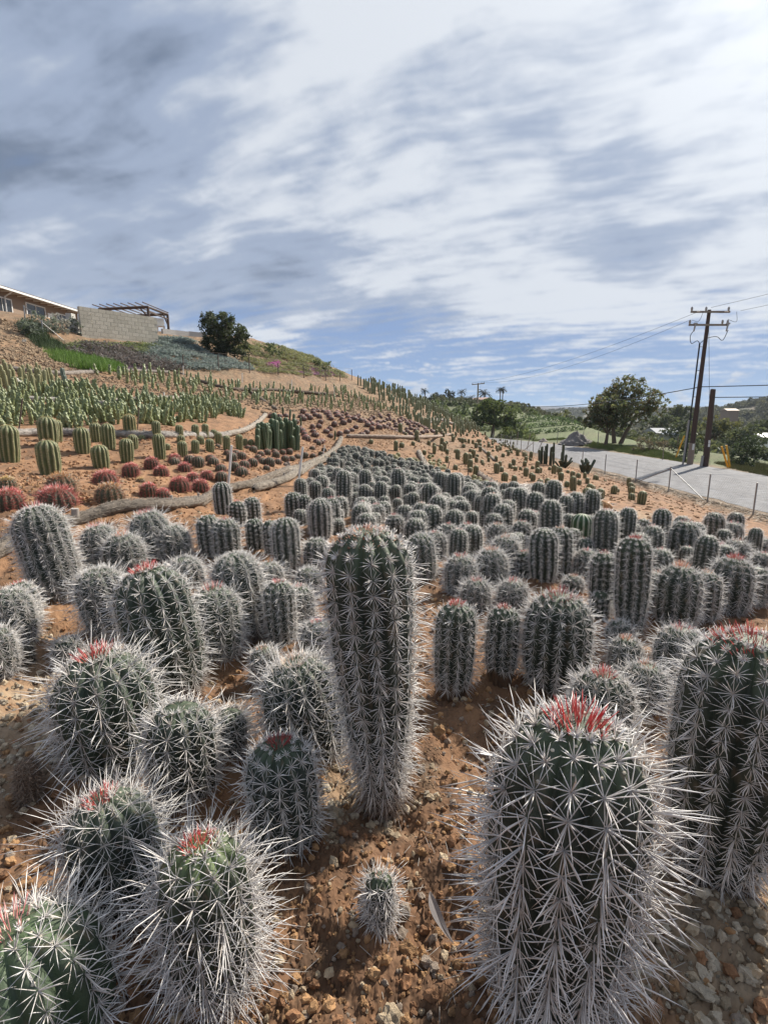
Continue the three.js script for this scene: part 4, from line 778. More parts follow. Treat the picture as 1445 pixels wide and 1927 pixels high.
{
  const at = (u, v) => ground(u, v);
  let g = at(1139, 838);
  tree('roadside_tree', 'round dark tree with forked trunk on the grass across the road', 'tree', null, g, { ...OAK, seed: 1, trunk: [0.1, 1.3], trunkR: 0.17, light: [0.20, 0.21, 0.085], odd: [0.19, 0.14, 0.06], lobes: [[-0.9, 2.9, 0, 1.5, 1.25, 1.4], [0.9, 3.0, 0.2, 1.6, 1.35, 1.4], [0, 3.9, 0, 1.5, 1.0, 1.3], [-0.4, 3.2, 0.9, 1.4, 1.1, 1.2]] });
  g = at(1186, 838); g.z -= 3;
  tree('roadside_tree', 'taller sparse tree with brownish leaves and two trunks behind the round dark one', 'tree', null, g, { ...OAK, seed: 2, trunk: [0.4, 2.2], trunkR: 0.2, stems: [[-0.35, 0], [0.3, 0]], dark: [0.10, 0.12, 0.05], light: [0.25, 0.26, 0.115], odd: [0.24, 0.16, 0.07], clumps: 34, leaves: 15, lobes: [[-1.4, 4.2, 0, 1.7, 1.4, 1.5], [0.6, 5.6, 0, 1.7, 1.3, 1.5], [2.2, 4.6, 0.2, 1.8, 1.4, 1.6], [3.6, 3.8, 0, 1.4, 0.9, 1.2], [1.2, 3.4, 0.5, 1.6, 1.2, 1.5], [-0.6, 5.3, 0, 1.2, 0.9, 1.2]] });
  g = atDistance(926, 812, 82); g.y = height(g.x, g.z);
  tree('spreading_tree', 'broad green tree beside the far pole behind the cactus hill', 'tree', null, g, { ...OAK, seed: 3, trunk: [0.2, 2.2], trunkR: 0.25, dark: [0.07, 0.11, 0.03], light: [0.2, 0.24, 0.07], leaf: 0.2, leaves: 14, clumps: 26, lobes: [[-1.6, 3.6, 0, 2.0, 1.7, 1.8], [1.4, 3.4, 0, 2.1, 1.6, 1.8], [0, 4.7, 0, 2.0, 1.3, 1.8], [2.6, 2.6, 0.4, 1.4, 1.1, 1.3], [-2.6, 2.6, 0.2, 1.3, 1.2, 1.3]] });
  g = atDistance(868, 805, 74); g.y = height(g.x, g.z);
  tree('bush', 'rounded green bush left of the broad green tree', 'bush', null, g, { ...OAK, seed: 4, trunk: [0, 0.5], trunkR: 0.1, dark: [0.03, 0.06, 0.02], light: [0.09, 0.14, 0.03], leaf: 0.13, lobes: [[-0.8, 1.2, 0, 1.5, 1.1, 1.2], [1.3, 0.9, 0, 1.5, 0.9, 1.2], [0.2, 1.8, 0, 1.2, 0.9, 1.1]] });
  g = atDistance(850, 790, 84); g.y = height(g.x, g.z);
  tree('bush', 'yellow green bush on the slope beyond the thin column cacti', 'bush', null, g, { ...OAK, seed: 5, trunk: [0, 0.5], trunkR: 0.1, dark: [0.06, 0.08, 0.02], light: [0.17, 0.18, 0.05], leaf: 0.16, lobes: [[-1, 1.8, 0, 1.8, 1.4, 1.4], [1.5, 1.6, 0, 1.8, 1.3, 1.4]] });
  // bushes of the hill crest
  g = at(424, 672);
  tree('bush', 'large dense dark green bush standing alone on the hill crest', 'bush', null, g, { ...OAK, seed: 6, trunk: [0, 0.8], trunkR: 0.12, dark: [0.035, 0.055, 0.02], light: [0.11, 0.135, 0.045], leaf: 0.10, slim: 0.4, leaves: 18, clumps: 84, clumpR: 0.22, lobes: [[-0.55, 1.5, 0, 1.0, 1.1, 1.0], [0.55, 1.15, 0, 1.0, 1.1, 1.0], [-0.35, 2.15, 0, 0.95, 0.8, 0.9], [0.9, 0.7, 0, 0.7, 0.75, 0.7], [-0.7, 0.8, 0.2, 0.7, 0.75, 0.7], [-0.95, 2.45, 0, 0.4, 0.35, 0.4], [0.25, 2.55, 0, 0.45, 0.35, 0.4], [1.15, 1.5, 0, 0.4, 0.4, 0.4]] });
  g = at(514, 672);
  tree('bush', 'small round green bush among pink flowers on the hill', 'bush', null, g, { ...OAK, seed: 7, trunk: [0, 0.3], trunkR: 0.05, dark: [0.035, 0.06, 0.02], light: [0.10, 0.14, 0.05], leaf: 0.07, clumps: 70, clumpR: 0.18, lobes: [[0, 0.5, 0, 0.72, 0.5, 0.6]] });
  g = at(608, 697);
  tree('bush', 'small dark bush at the lower end of the hill crest', 'bush', null, g, { ...OAK, seed: 8, trunk: [0, 0.3], trunkR: 0.05, leaf: 0.08, clumps: 60, clumpR: 0.18, lobes: [[0, 0.45, 0, 0.75, 0.42, 0.6], [-0.5, 0.6, 0, 0.4, 0.3, 0.4]] });
  // shrubs under the house
  [[70, 622, 1.0, 0.6, 'grey green shrub at the hill fence under the house window'], [100, 622, 0.8, 0.55, 'pale flowering shrub in front of the white planter wall'], [130, 626, 1.0, 0.5, 'dark blue green shrub left of the block wall'], [52, 632, 0.7, 0.5, 'dark green shrub at the edge of the bare slope']].forEach(([u, v, w, h, label], i) => {
    const p = at(u, v); tree('shrub', label, 'shrub', null, p, { ...OAK, seed: 20 + i, trunk: [0, 0.2], dark: i === 1 ? [0.25, 0.26, 0.2] : [0.10, 0.13, 0.09], light: i === 1 ? [0.5, 0.48, 0.43] : [0.24, 0.28, 0.2], leaf: 0.06, clumps: 90, clumpR: 0.16, lobes: [[0, h * 0.7, 0, w * 0.6, h, w * 0.5], [w * 0.5, h * 0.5, 0, w * 0.5, h * 0.7, w * 0.5]], trunkR: 0.04 });
  });
  // across the road at the right edge
  g = at(1442, 893); g.x += 1;
  tree('bush', 'pale green leafy bush cut by the right edge across the road', 'bush', null, g, { ...OAK, seed: 30, trunk: [0, 0.5], trunkR: 0.06, dark: [0.07, 0.10, 0.03], light: [0.2, 0.23, 0.10], leaf: 0.085, clumps: 42, lobes: [[0, 0.8, 0, 0.9, 0.8, 0.8], [1.1, 1.0, 0, 1.1, 1.0, 0.9]] });
  g = atDistance(1396, 882, 38); g.y = Math.max(height(g.x, g.z), g.y - 0.4);
  tree('bush', 'dark green bush between the yellow guards and the pale leafy bush', 'bush', null, g, { ...OAK, seed: 31, trunk: [0, 0.5], trunkR: 0.08, dark: [0.03, 0.05, 0.02], light: [0.08, 0.11, 0.04], leaf: 0.10, clumps: 46, lobes: [[0, 0.9, 0, 0.9, 1.0, 0.8], [0.3, 1.7, 0, 0.7, 0.7, 0.6], [-0.6, 0.6, 0, 0.6, 0.6, 0.6]] });
  g = atDistance(1228, 848, 47); g.y = height(g.x, g.z);
  tree('bush', 'brown dry bush at the foot of the two roadside trees', 'bush', null, g, { ...OAK, seed: 32, trunk: [0, 0.3], trunkR: 0.05, dark: [0.10, 0.08, 0.05], light: [0.22, 0.18, 0.11], leaf: 0.09, clumps: 40, lobes: [[-0.8, 0.5, 0, 1.0, 0.6, 0.7], [0.8, 0.4, 0, 1.2, 0.5, 0.7]] });
  g = atDistance(1288, 868, 43); g.y = height(g.x, g.z);
  tree('bush', 'dark green bush behind the foot of the tall utility pole', 'bush', null, g, { ...OAK, seed: 33, trunk: [0, 0.5], trunkR: 0.06, dark: [0.03, 0.05, 0.02], light: [0.09, 0.12, 0.045], leaf: 0.10, clumps: 40, lobes: [[0, 0.9, 0, 0.8, 1.0, 0.8], [-0.6, 0.6, 0, 0.6, 0.6, 0.6]] });
  // trees of the valley
  const valley = [[1250, 845, 70, 2.6, 'dark tree directly left of the tall utility pole foot, in the valley'], [1290, 800, 110, 4.4, 'wide dark tree crossed by the tall utility pole in the valley'], [1345, 802, 105, 5.0, 'largest yellow green tree in the valley behind the short dark pole'], [1400, 815, 95, 3.6, 'dark valley tree beside the white roof'], [1370, 850, 75, 3.0, 'dark valley tree above the yellow guards'], [1425, 846, 72, 2.6, 'dark valley tree above the pale leafy bush'], [1310, 850, 68, 2.2, 'grey green valley tree between the two poles'], [1240, 790, 130, 4.2, 'dark valley tree right of the sparse brownish tree'], [1440, 800, 140, 5, 'valley tree at the right edge above the white roof'], [1275, 770, 170, 5, 'distant valley tree left of the tall pole']];
  valley.forEach(([u, v, d, r, label], i) => { r *= 0.8; const p = atDistance(u, v + 14, d), gy = height(p.x, p.z), y = Math.max(gy, p.y - 2.6 * r), k = Math.max(0, (p.y - y)); tree('valley_tree', label, 'tree', null, V(p.x, Math.min(y, gy + 0.5), p.z), { ...OAK, seed: 40 + i, trunk: [0, k + (y - gy) + 0.1], trunkR: 0.3, dark: [0.055, 0.075, 0.035], light: i === 2 ? [0.26, 0.25, 0.08] : [0.16, 0.18, 0.075], leaf: 0.2 + d * 0.001, leaves: 11, clumps: 9, clumpR: 0.55, lobes: [[-r * 0.5, k + (y - gy), 0, r * 0.8, r * 0.55, r * 0.8], [r * 0.5, k + (y - gy) + 0.1 * r, 0, r * 0.8, r * 0.6, r * 0.8], [0, k + (y - gy) + r * 0.35, 0, r * 0.75, r * 0.45, r * 0.7]] }); });
}
// scattered low growth: one clump of leaves, many copies
function clumpShape(n, r, h, size, seed, dark, light, slim) { const B = new Builder(), rnd = makeRandom(seed); for (let k = 0; k < n; k++) { const a = rnd() * 6.28, d = r * Math.sqrt(rnd()), y = h * (1 - (d / r) ** 2) * Math.pow(rnd(), 0.35); leaf(B, V(Math.cos(a) * d, y, Math.sin(a) * d), size, mix3(dark, light, rnd()), rnd, slim); } return B.geometry(); }
function tuftShape(n, r, h, seed, dark, light) { const B = new Builder(), rnd = makeRandom(seed), d = V(); for (let k = 0; k < n; k++) { const a = rnd() * 6.28, q = r * Math.sqrt(rnd()); d.set((rnd() - 0.5) * 0.9, 1, (rnd() - 0.5) * 0.9).normalize(); B.thornLow(V(Math.cos(a) * q, 0, Math.sin(a) * q), d, h * (0.5 + 0.6 * rnd()), h * 0.035, mix3(dark, light, rnd())); } return B.geometry(); }
function scatter(poly, count, seed, size, tintA, tintB, cluster = 0) {
  const rnd = makeRandom(seed), pts = poly.map(([u, v]) => { const g = ground(u, v); return [g.x, g.z]; }), xs = pts.map((p) => p[0]), zs = pts.map((p) => p[1]), M = [], Cc = [], d = new THREE.Object3D();
  const x0 = Math.min(...xs), x1 = Math.max(...xs), z0 = Math.min(...zs), z1 = Math.max(...zs);
  for (let k = 0; k < count * 12 && M.length < count; k++) { const x = lerp(x0, x1, rnd()), z = lerp(z0, z1, rnd()); if (!inside(pts, x, z) || (cluster && noise2(x * cluster, z * cluster) < -0.15)) continue; const s = size * (0.6 + 0.8 * rnd()); d.position.set(x, height(x, z) - 0.02 * s, z); d.rotation.set(0.3 * (rnd() - 0.5), rnd() * 6.28, 0.3 * (rnd() - 0.5)); d.scale.set(s, s * (0.7 + 0.5 * rnd()), s); d.updateMatrix(); M.push(d.matrix.clone()); Cc.push(new THREE.Color().setRGB(...mix3(tintA, tintB, rnd()))); }
  return [M, Cc];
}
{
  const W = [1, 1, 1], cover = clumpShape(26, 0.5, 0.32, 0.085, 3, [0.7, 0.7, 0.7], W, 0.4), tuft = tuftShape(26, 0.45, 0.4, 4, [0.7, 0.7, 0.7], W);
  const put = (name, label, shape, parts) => { const M = [], C = []; for (const a of parts) { const [m, c] = scatter(...a); M.push(...m); C.push(...c); } instanced(name, shape, leafMaterial, M, C, label, 'ground cover'); };
  put('blue_ground_cover', 'blue green succulent ground cover below and right of the block wall', cover, [[[[262, 672], [300, 640], [345, 636], [380, 660], [470, 690], [475, 698], [400, 697], [340, 694], [290, 688]], 1500, 5, 0.7, [0.19, 0.25, 0.22], [0.36, 0.42, 0.38], 1.2]]);
  put('green_ground_cover', 'olive green ground cover over the hill crest', cover, [[[[440, 655], [480, 645], [560, 664], [640, 700], [655, 712], [600, 709], [500, 702], [470, 695]], 1700, 6, 0.6, [0.22, 0.24, 0.09], [0.42, 0.42, 0.18], 0.8], [[[160, 645], [300, 652], [262, 672], [200, 665], [120, 652]], 500, 7, 0.6, [0.15, 0.2, 0.07], [0.32, 0.36, 0.13], 0]]);
  put('purple_ground_cover', 'dark purplish trailing plants in a band under the block wall', cover, [[[[120, 655], [170, 648], [250, 660], [330, 685], [345, 697], [240, 692], [205, 680], [150, 668]], 900, 8, 0.75, [0.11, 0.095, 0.075], [0.24, 0.19, 0.17], 0]]);
  put('pink_flowers', 'pink flower carpets on the hill slope', cover, [[[[498, 690], [512, 676], [522, 680], [520, 694]], 110, 9, 0.5, [0.6, 0.12, 0.42], [0.75, 0.28, 0.55], 0], [[[560, 702], [580, 690], [605, 696], [640, 709], [600, 709]], 170, 10, 0.45, [0.32, 0.12, 0.26], [0.5, 0.26, 0.42], 0], [[[180, 656], [190, 650], [235, 655], [240, 664], [200, 662]], 110, 11, 0.5, [0.30, 0.12, 0.28], [0.45, 0.2, 0.4], 0], [[[224, 696], [240, 688], [290, 697], [250, 699]], 110, 12, 0.45, [0.22, 0.14, 0.2], [0.34, 0.22, 0.3], 0]]);
  put('green_grass', 'vivid green grass patch on the slope under the purplish plants', tuft, [[[[98, 668], [125, 669], [165, 678], [215, 690], [222, 697], [180, 699], [150, 693], [118, 682]], 1500, 13, 0.75, [0.16, 0.30, 0.03], [0.30, 0.46, 0.07], 0], [[[45, 612], [62, 606], [80, 630], [115, 655], [92, 660], [60, 640]], 500, 14, 0.7, [0.05, 0.10, 0.02], [0.12, 0.19, 0.04], 0]]);
  put('roadside_grass', 'green grass verge across the road under the trees', tuft, [[[[1000, 829], [1060, 824], [1120, 834], [1230, 846], [1300, 868], [1296, 872], [1200, 856], [1110, 842]], 5200, 15, 0.42, [0.17, 0.23, 0.05], [0.33, 0.37, 0.11], 0], [[[1345, 872], [1380, 866], [1470, 880], [1520, 905], [1445, 896], [1380, 882]], 1600, 16, 0.5, [0.16, 0.18, 0.05], [0.30, 0.28, 0.12], 0]]);
  // scrub of the far slopes
  const bushy = clumpShape(120, 1, 1.0, 0.17, 21, [0.55, 0.55, 0.55], W, 0.55), rnd = makeRandom(22), d = new THREE.Object3D();
  function wild(count, x0, x1, z0, z1, keep, smin, smax, a, b) { const M = [], C = []; for (let k = 0; k < count * 10 && M.length < count; k++) { const x = lerp(x0, x1, rnd()), z = lerp(z0, z1, rnd()); if (!keep(x, z)) continue; const s = lerp(smin, smax, rnd() * rnd()); d.position.set(x, height(x, z) - 0.1 * s, z); d.rotation.set(0, rnd() * 6.28, 0); d.scale.set(s, s * (0.75 + 0.6 * rnd()), s); d.updateMatrix(); M.push(d.matrix.clone()); C.push(new THREE.Color().setRGB(...mix3(a, b, rnd()))); } return [M, C]; }
  const scrub = (name, label, ...a) => { const [M, C] = wild(...a); instanced(name, bushy, leafMaterial, M, C, label, 'scrub'); };
  scrub('ridge_scrub', 'dark scrub and trees over the low hill beyond the terraces', 2600, -40, 110, -300, -132, (x, z) => noise2(x * 0.03, z * 0.03) > -0.35 || z < -170, 0.8, 2.1, [0.08, 0.10, 0.045], [0.22, 0.22, 0.11]);
  scrub('slope_scrub', 'bushes on the green slope behind the cactus hill', 220, -8, 40, -150, -80, (x, z) => x > (-z - 80) * 0.08 - 2 && x < 26 + (-z - 80) * 0.2 && noise2(x * 0.08, z * 0.08) > 0.0 && !(x > 22 && z > -118), 0.8, 2.4, [0.09, 0.13, 0.045], [0.26, 0.31, 0.11]);
  scrub('valley_scrub', 'mass of dark trees and brush filling the valley right of the road', 3600, 40, 260, -330, -66, (x, z) => x > 34 + (-z - 50) * 0.12 && noise2(x * 0.02 + 4, z * 0.02) > -0.4, 1.2, 3.8, [0.08, 0.10, 0.045], [0.22, 0.24, 0.10]);
  scrub('hill_scrub', 'mass of dark chaparral over the far hill at right', 5200, 150, 620, -660, -300, (x, z) => noise2(x * 0.012, z * 0.012) > -0.3, 2.5, 7, [0.09, 0.10, 0.06], [0.22, 0.22, 0.12]);
  scrub('far_scrub', 'far belt of trees along the horizon', 2500, -60, 900, -1500, -620, (x) => true, 4, 9, [0.10, 0.12, 0.08], [0.2, 0.21, 0.13]);
}
// palms and tall trees on the far ridge
{
  const palmLeaf = (seed) => { const rnd = makeRandom(seed), B = new Builder(); for (let k = 0; k < 26; k++) { const a = rnd() * 6.28, e = -0.5 + 1.5 * rnd(); let p = V(0, 0, 0), dir = V(Math.cos(a) * Math.cos(e), Math.sin(e), Math.sin(a) * Math.cos(e)); for (let q = 0; q < 4; q++) { B.thornLow(p, dir, 0.75, 0.10 - 0.015 * q, [0.05, 0.06, 0.03]); const s = V(-dir.z, 0, dir.x).normalize(); for (const g of [-1, 1]) B.thornLow(p, V(dir.x + s.x * g, dir.y - 0.35, dir.z + s.z * g).normalize(), 0.6, 0.07, [0.06, 0.075, 0.035]); p = p.clone().addScaledVector(dir, 0.55); dir = dir.clone(); dir.y -= 0.35; dir.normalize(); } } return B.geometry(); };
  const shapes = [palmLeaf(1), palmLeaf(2)];
  [[799, 736, 9, 'lone fan palm left of the dark cypresses on the far ridge'], [868, 737, 8, 'taller one of two fan palms right of the dark cypresses'], [871, 750, 4.5, 'shorter fan palm below the taller one right of the cypresses'], [884, 749, 4.5, 'fan palm left of the far utility pole'], [911, 741, 5.5, 'bushy palm above the far house right of the far pole'], [941, 733, 9, 'left one of twin palms above the broad green tree'], [945.5, 734, 8.6, 'right one of twin palms above the broad green tree']].forEach(([u, v, h, label], i) => {
    const p = atDistance(u, v, 262), gy = height(p.x, p.z), H = Math.max(h, p.y - gy), t = thing('palm_tree', label, 'palm', [p.x, p.y - H, p.z]); part('trunk', bar([0, -2, 0], [0.15, H, 0], 0.32, 0.22, 7), barkMaterial, t); const c = part('crown', shapes[i % 2], leafMaterial, t); c.position.set(0.15, H, 0); c.scale.setScalar([1.25, 1.3, 1.3, 1.4, 1.9, 1.3, 1.15][i]);
  });
  [[824, 742, 3.0, 'dark rounded tree, first of the tall far group left of the palms'], [832, 745, 1.4, 'slender cypress, left one of two on the far ridge'], [836, 744, 1.4, 'slender cypress, right one of two on the far ridge'], [846, 736, 4.2, 'tallest dark tree group on the far ridge'], [812, 752, 3.5, 'low dark tree under the lone fan palm'], [790, 752, 4.5, 'wide low dark tree at the left end of the far ridge']].forEach(([u, v, w, label], i) => {
    const p = atDistance(u, v, 262), gy = height(p.x, p.z), H = Math.max(p.y - gy, 3), lob = []; for (let q = 0; q < 5; q++) lob.push([(q % 2 - 0.5) * w * 0.5, H * (0.3 + 0.16 * q) , 0, w * (0.55 - 0.05 * q), H * 0.16 + 0.3, w * 0.5]);
    tree('ridge_tree', label, 'tree', null, V(p.x, p.y - H, p.z), { ...OAK, seed: 70 + i, trunk: [0, H * 0.4], trunkR: 0.25, dark: [0.025, 0.035, 0.02], light: [0.06, 0.075, 0.035], leaf: 0.32, leaves: 10, clumps: 14, clumpR: 0.5, lobes: lob });
  });
}
// yellow agave-like plant before the block wall
{
  const g = ground(167, 634), t = thing('yucca_plant', 'tall yellowish leafy plant in front of the block wall', 'plant', [g.x, g.y, g.z]), B = new Builder(), rnd = makeRandom(3);
  for (let k = 0; k < 70; k++) { const y = 0.35 + 0.85 * rnd(), a = rnd() * 6.28; B.thorn(V(0.04 * y, y, 0), V(Math.cos(a), 0.5 - 0.9 * rnd(), Math.sin(a)).normalize(), 0.28 + 0.22 * rnd(), 0.016, [0.22, 0.22, 0.05], [0.5, 0.42, 0.14]); }
  part('stem', bar([0, 0, 0], [0.05, 1.25, 0], 0.035, 0.02, 6), barkMaterial, t); part('leaves', B.geometry(), leafMaterial, t, 'stuff');
}
// ---------------------------------------------------------------- things people built
const paint = (r, g, b, rough = 0.7, metal = 0, extra = {}) => new THREE.MeshStandardMaterial({ color: new THREE.Color().setRGB(r, g, b), roughness: rough, metalness: metal, ...extra });
const M = {
  stucco: paint(0.27, 0.20, 0.15, 0.95, 0, { bumpMap: soilBump, bumpScale: 0.02 }), white: paint(0.72, 0.72, 0.70, 0.6), shingle: paint(0.10, 0.085, 0.075, 0.95, 0, { bumpMap: soilBump, bumpScale: 0.03 }),
  glass: new THREE.MeshPhysicalMaterial({ color: new THREE.Color().setRGB(0.02, 0.025, 0.03), roughness: 0.06, metalness: 0, specularIntensity: 1 }), beam: paint(0.085, 0.058, 0.045, 0.85), pole: paint(0.075, 0.05, 0.042, 0.9, 0, { bumpMap: soilBump, bumpScale: 0.01 }),
  weathered: paint(0.27, 0.22, 0.18, 0.95, 0, { bumpMap: soilBump, bumpScale: 0.01 }), steel: paint(0.30, 0.30, 0.30, 0.5, 0.6), rust: paint(0.13, 0.10, 0.085, 0.7, 0.4), yellow: paint(0.72, 0.36, 0.03, 0.5), wire: paint(0.03, 0.03, 0.032, 0.95), porcelain: paint(0.35, 0.33, 0.32, 0.3), concrete: paint(0.48, 0.46, 0.43, 0.9, 0, { bumpMap: soilBump, bumpScale: 0.01 }),
  plastic: paint(0.74, 0.72, 0.68, 0.5), stake: paint(0.36, 0.32, 0.28, 0.9), netting: new THREE.MeshStandardMaterial({ vertexColors: true, roughness: 1, bumpMap: soilBump, bumpScale: 0.02 }),
};
// ---- house on the hill
{
  const t = thing('house', 'brown stucco house with dark roof and white eave on the hill', 'house', [-30.3, 6.3, -48]);     // local z runs along the front
  part('wall', mergeGeometries([box(7, 2.75, 15.4, -3.5, 1.375, 0.3), box(0.25, 0.5, 15.4, 0.125, -0.2, 0.3)]), M.stucco, t);
  const roof = part('roof', (() => { const s = new THREE.Shape([new THREE.Vector2(0.85, 2.78), new THREE.Vector2(0.85, 2.9), new THREE.Vector2(-3.5, 4.0), new THREE.Vector2(-7.9, 2.9), new THREE.Vector2(-7.9, 2.78), new THREE.Vector2(-3.5, 3.86)]); return new THREE.ExtrudeGeometry(s, { depth: 16.6, bevelEnabled: false }).translate(0, 0, -8); })(), M.shingle, t);
  part('gutter', mergeGeometries([box(0.10, 0.15, 16.4, 0.9, 2.74, 0.25)]), M.white, roof);
  part('soffit', box(0.84, 0.03, 16.3, 0.42, 2.752, 0.25), M.stucco, roof);
  for (let k = 0; k < 17; k++) part('rafter_tail', box(0.8, 0.10, 0.06, 0.42, 2.68, -7.6 + k), M.white, roof);
  part('downspout', mergeGeometries([bar([0.85, 2.7, 3.2], [0.16, 2.3, 3.2], 0.05), bar([0.16, 2.34, 3.2], [0.16, 0, 3.2], 0.05)]), M.white, t);
  function win(z0, z1, y0, y1, panes) {
    const w = part('window', mergeGeometries([box(0.08, 0.09, z1 - z0, 0.05, y0, (z0 + z1) / 2), box(0.08, 0.09, z1 - z0, 0.05, y1, (z0 + z1) / 2), box(0.08, y1 - y0 - 0.09, 0.09, 0.05, (y0 + y1) / 2, z0 + 0.045), box(0.08, y1 - y0 - 0.09, 0.09, 0.05, (y0 + y1) / 2, z1 - 0.045)]), M.white, t), n = panes, s = (z1 - z0 - 0.18) / n;
    for (let k = 0; k < n; k++) part('pane', box(0.02, y1 - y0 - 0.09, s - 0.03, 0.025, (y0 + y1) / 2, z0 + 0.09 + s * (k + 0.5)), M.glass, w);
    for (let k = 1; k < n; k++) part('mullion', box(0.06, y1 - y0 - 0.09, 0.05, 0.045, (y0 + y1) / 2, z0 + 0.09 + s * k), M.white, w);
  }
  win(-2.1, 0.55, 1.35, 2.35, 2); win(-5.4, -3.7, 1.2, 2.2, 2); win(2.3, 4.6, 0.3, 2.2, 2);
  part('door', box(0.06, 2.0, 0.9, 0.03, 1.0, -2.9), M.white, t);
  part('electric_meter', box(0.22, 0.5, 0.4, 0.11, 1.2, -2.25), M.porcelain, t);
  const w = thing('planter_wall', 'low white wall below the house windows', 'wall', [-26.5, 5.9, -46]); w.userData.kind = 'thing';
  part('wall', box(0.25, 0.9, 9, 0, 0.2, 0, 0), M.concrete, w);
}
// ---- concrete block wall, every block a piece
{
  const A = V(-15.8, 3.5, -29), B = V(-13.3, 3.5, -32.6), L = Math.hypot(B.x - A.x, B.z - A.z), t = thing('block_wall', 'grey concrete block wall standing on the hill in front of the pergola', 'wall', [A.x, A.y, A.z]); t.userData.kind = 'thing';
  t.rotation.y = -Math.atan2(B.z - A.z, B.x - A.x);
  part('mortar', box(L - 0.02, 1.58, 0.17, L / 2, 0.79, 0), paint(0.42, 0.39, 0.33, 0.95), t);
  const rnd = makeRandom(4), tones = [0, 1, 2, 3, 4].map((k) => paint(0.46 + 0.022 * k, 0.42 + 0.02 * k, 0.345 + 0.018 * k, 0.95, 0, { bumpMap: soilBump, bumpScale: 0.01 })), whole = box(0.385, 0.185, 0.2), half = box(0.185, 0.185, 0.2);
  for (let r = 0; r < 8; r++) for (let x = r % 2 ? 0.1 : 0.2; x < L; x += 0.4) { const end = r % 2 && x === 0.1; const b = part('block', end ? half : whole, tones[Math.floor(rnd() * 4.99)], t); b.position.set(x, r * 0.2 + 0.1, 0.004 * (rnd() - 0.5)); if (end) x -= 0.1; }
  const e = thing('block_pillar', 'stepped white masonry end left of the block wall', 'wall', [-16.3, 3.5, -29.6]); e.userData.kind = 'thing'; part('wall', mergeGeometries([box(0.35, 1.0, 0.4, 0, 0.5, 0), box(0.3, 1.35, 0.4, -0.325, 0.675, -0.1)]), M.concrete, e);
}
// ---- pergola behind it, a chair, a kerb along the crest
{
  const y = 6.35, P2 = [-15.3, y, -36.4], Q = [-18.9, y, -37.2], P1 = [-15.3, 6.42, -39.6], Q1 = [-18.9, 6.42, -40.4], t = thing('pergola', 'open brown wooden pergola frame behind the block wall', 'pergola', [P2[0], 4.4, P2[2]]), loc = (p) => [p[0] - P2[0], p[1] - 4.4, p[2] - P2[2]];
  part('beam', bar(loc(P2), loc(Q), 0.10, 0.10, 4), M.beam, t); part('beam', bar(loc(P1), loc(Q1), 0.10, 0.10, 4), M.beam, t); part('side_rail', bar(loc(P2), loc(P1), 0.07, 0.07, 4), M.beam, t); part('side_rail', bar(loc([P2[0], y - 0.3, P2[2]]), loc([P1[0], 6.1, P1[2]]), 0.05, 0.05, 4), M.beam, t);
  for (const p of [P2, Q, P1, Q1]) part('post', bar([loc(p)[0], 0, loc(p)[2]], loc(p), 0.09, 0.09, 4), M.beam, t);
  for (let k = 0; k < 8; k++) { const a = k / 7, p = [lerp(P2[0], Q[0], a), y + 0.16, lerp(P2[2], Q[2], a) + 0.75], q = [lerp(P1[0], Q1[0], a), y + 0.2, lerp(P1[2], Q1[2], a) - 0.2]; part('rafter', bar(loc(p), loc(q), 0.036, 0.036, 4), M.beam, t); }
  part('brace', bar(loc([P1[0], 5.6, P1[2]]), loc([P1[0], y, P1[2] + 0.8]), 0.05, 0.05, 4), M.beam, t); part('brace', bar(loc([P2[0], 5.7, P2[2]]), loc([P2[0] - 0.6, y, P2[2] - 0.1]), 0.05, 0.05, 4), M.beam, t);
  const g = ground(304, 626), c = thing('garden_chair', 'white garden chair under the pergola post at the block wall end', 'chair', [g.x, g.y, g.z]); c.rotation.y = 0.5;
  part('seat', box(0.5, 0.05, 0.5, 0, 0.42, 0), M.plastic, c); part('backrest', box(0.5, 0.55, 0.05, 0, 0.72, -0.24), M.plastic, c); for (const x of [-0.22, 0.22]) { part('armrest', box(0.05, 0.04, 0.48, x, 0.64, 0), M.plastic, c); for (const z of [-0.22, 0.22]) part('leg', box(0.05, 0.42, 0.05, x, 0.2, z), M.plastic, c); }
  const pts = [[306, 632], [330, 632], [356, 634], [388, 639]].map(([u, v], i) => { const p = atDistance(u, v, 37.5 + i * 0.9); return [p.x, height(p.x, p.z), p.z]; }), k = thing('kerb_wall', 'pale concrete kerb along the hill crest left of the large bush', 'kerb', pts[0]); k.userData.kind = 'thing';
  for (let i = 1; i < pts.length; i++) { const a = pts[i - 1], b = pts[i], L = Math.hypot(b[0] - a[0], b[2] - a[2]), g2 = box(L - 0.01, 0.42, 0.2, L / 2, 0.1, 0); g2.rotateY(-Math.atan2(b[2] - a[2], b[0] - a[0])); g2.translate(a[0] - pts[0][0], (a[1] + b[1]) / 2 - pts[0][1], a[2] - pts[0][2]); part('kerb_section', g2, M.concrete, k); }
}
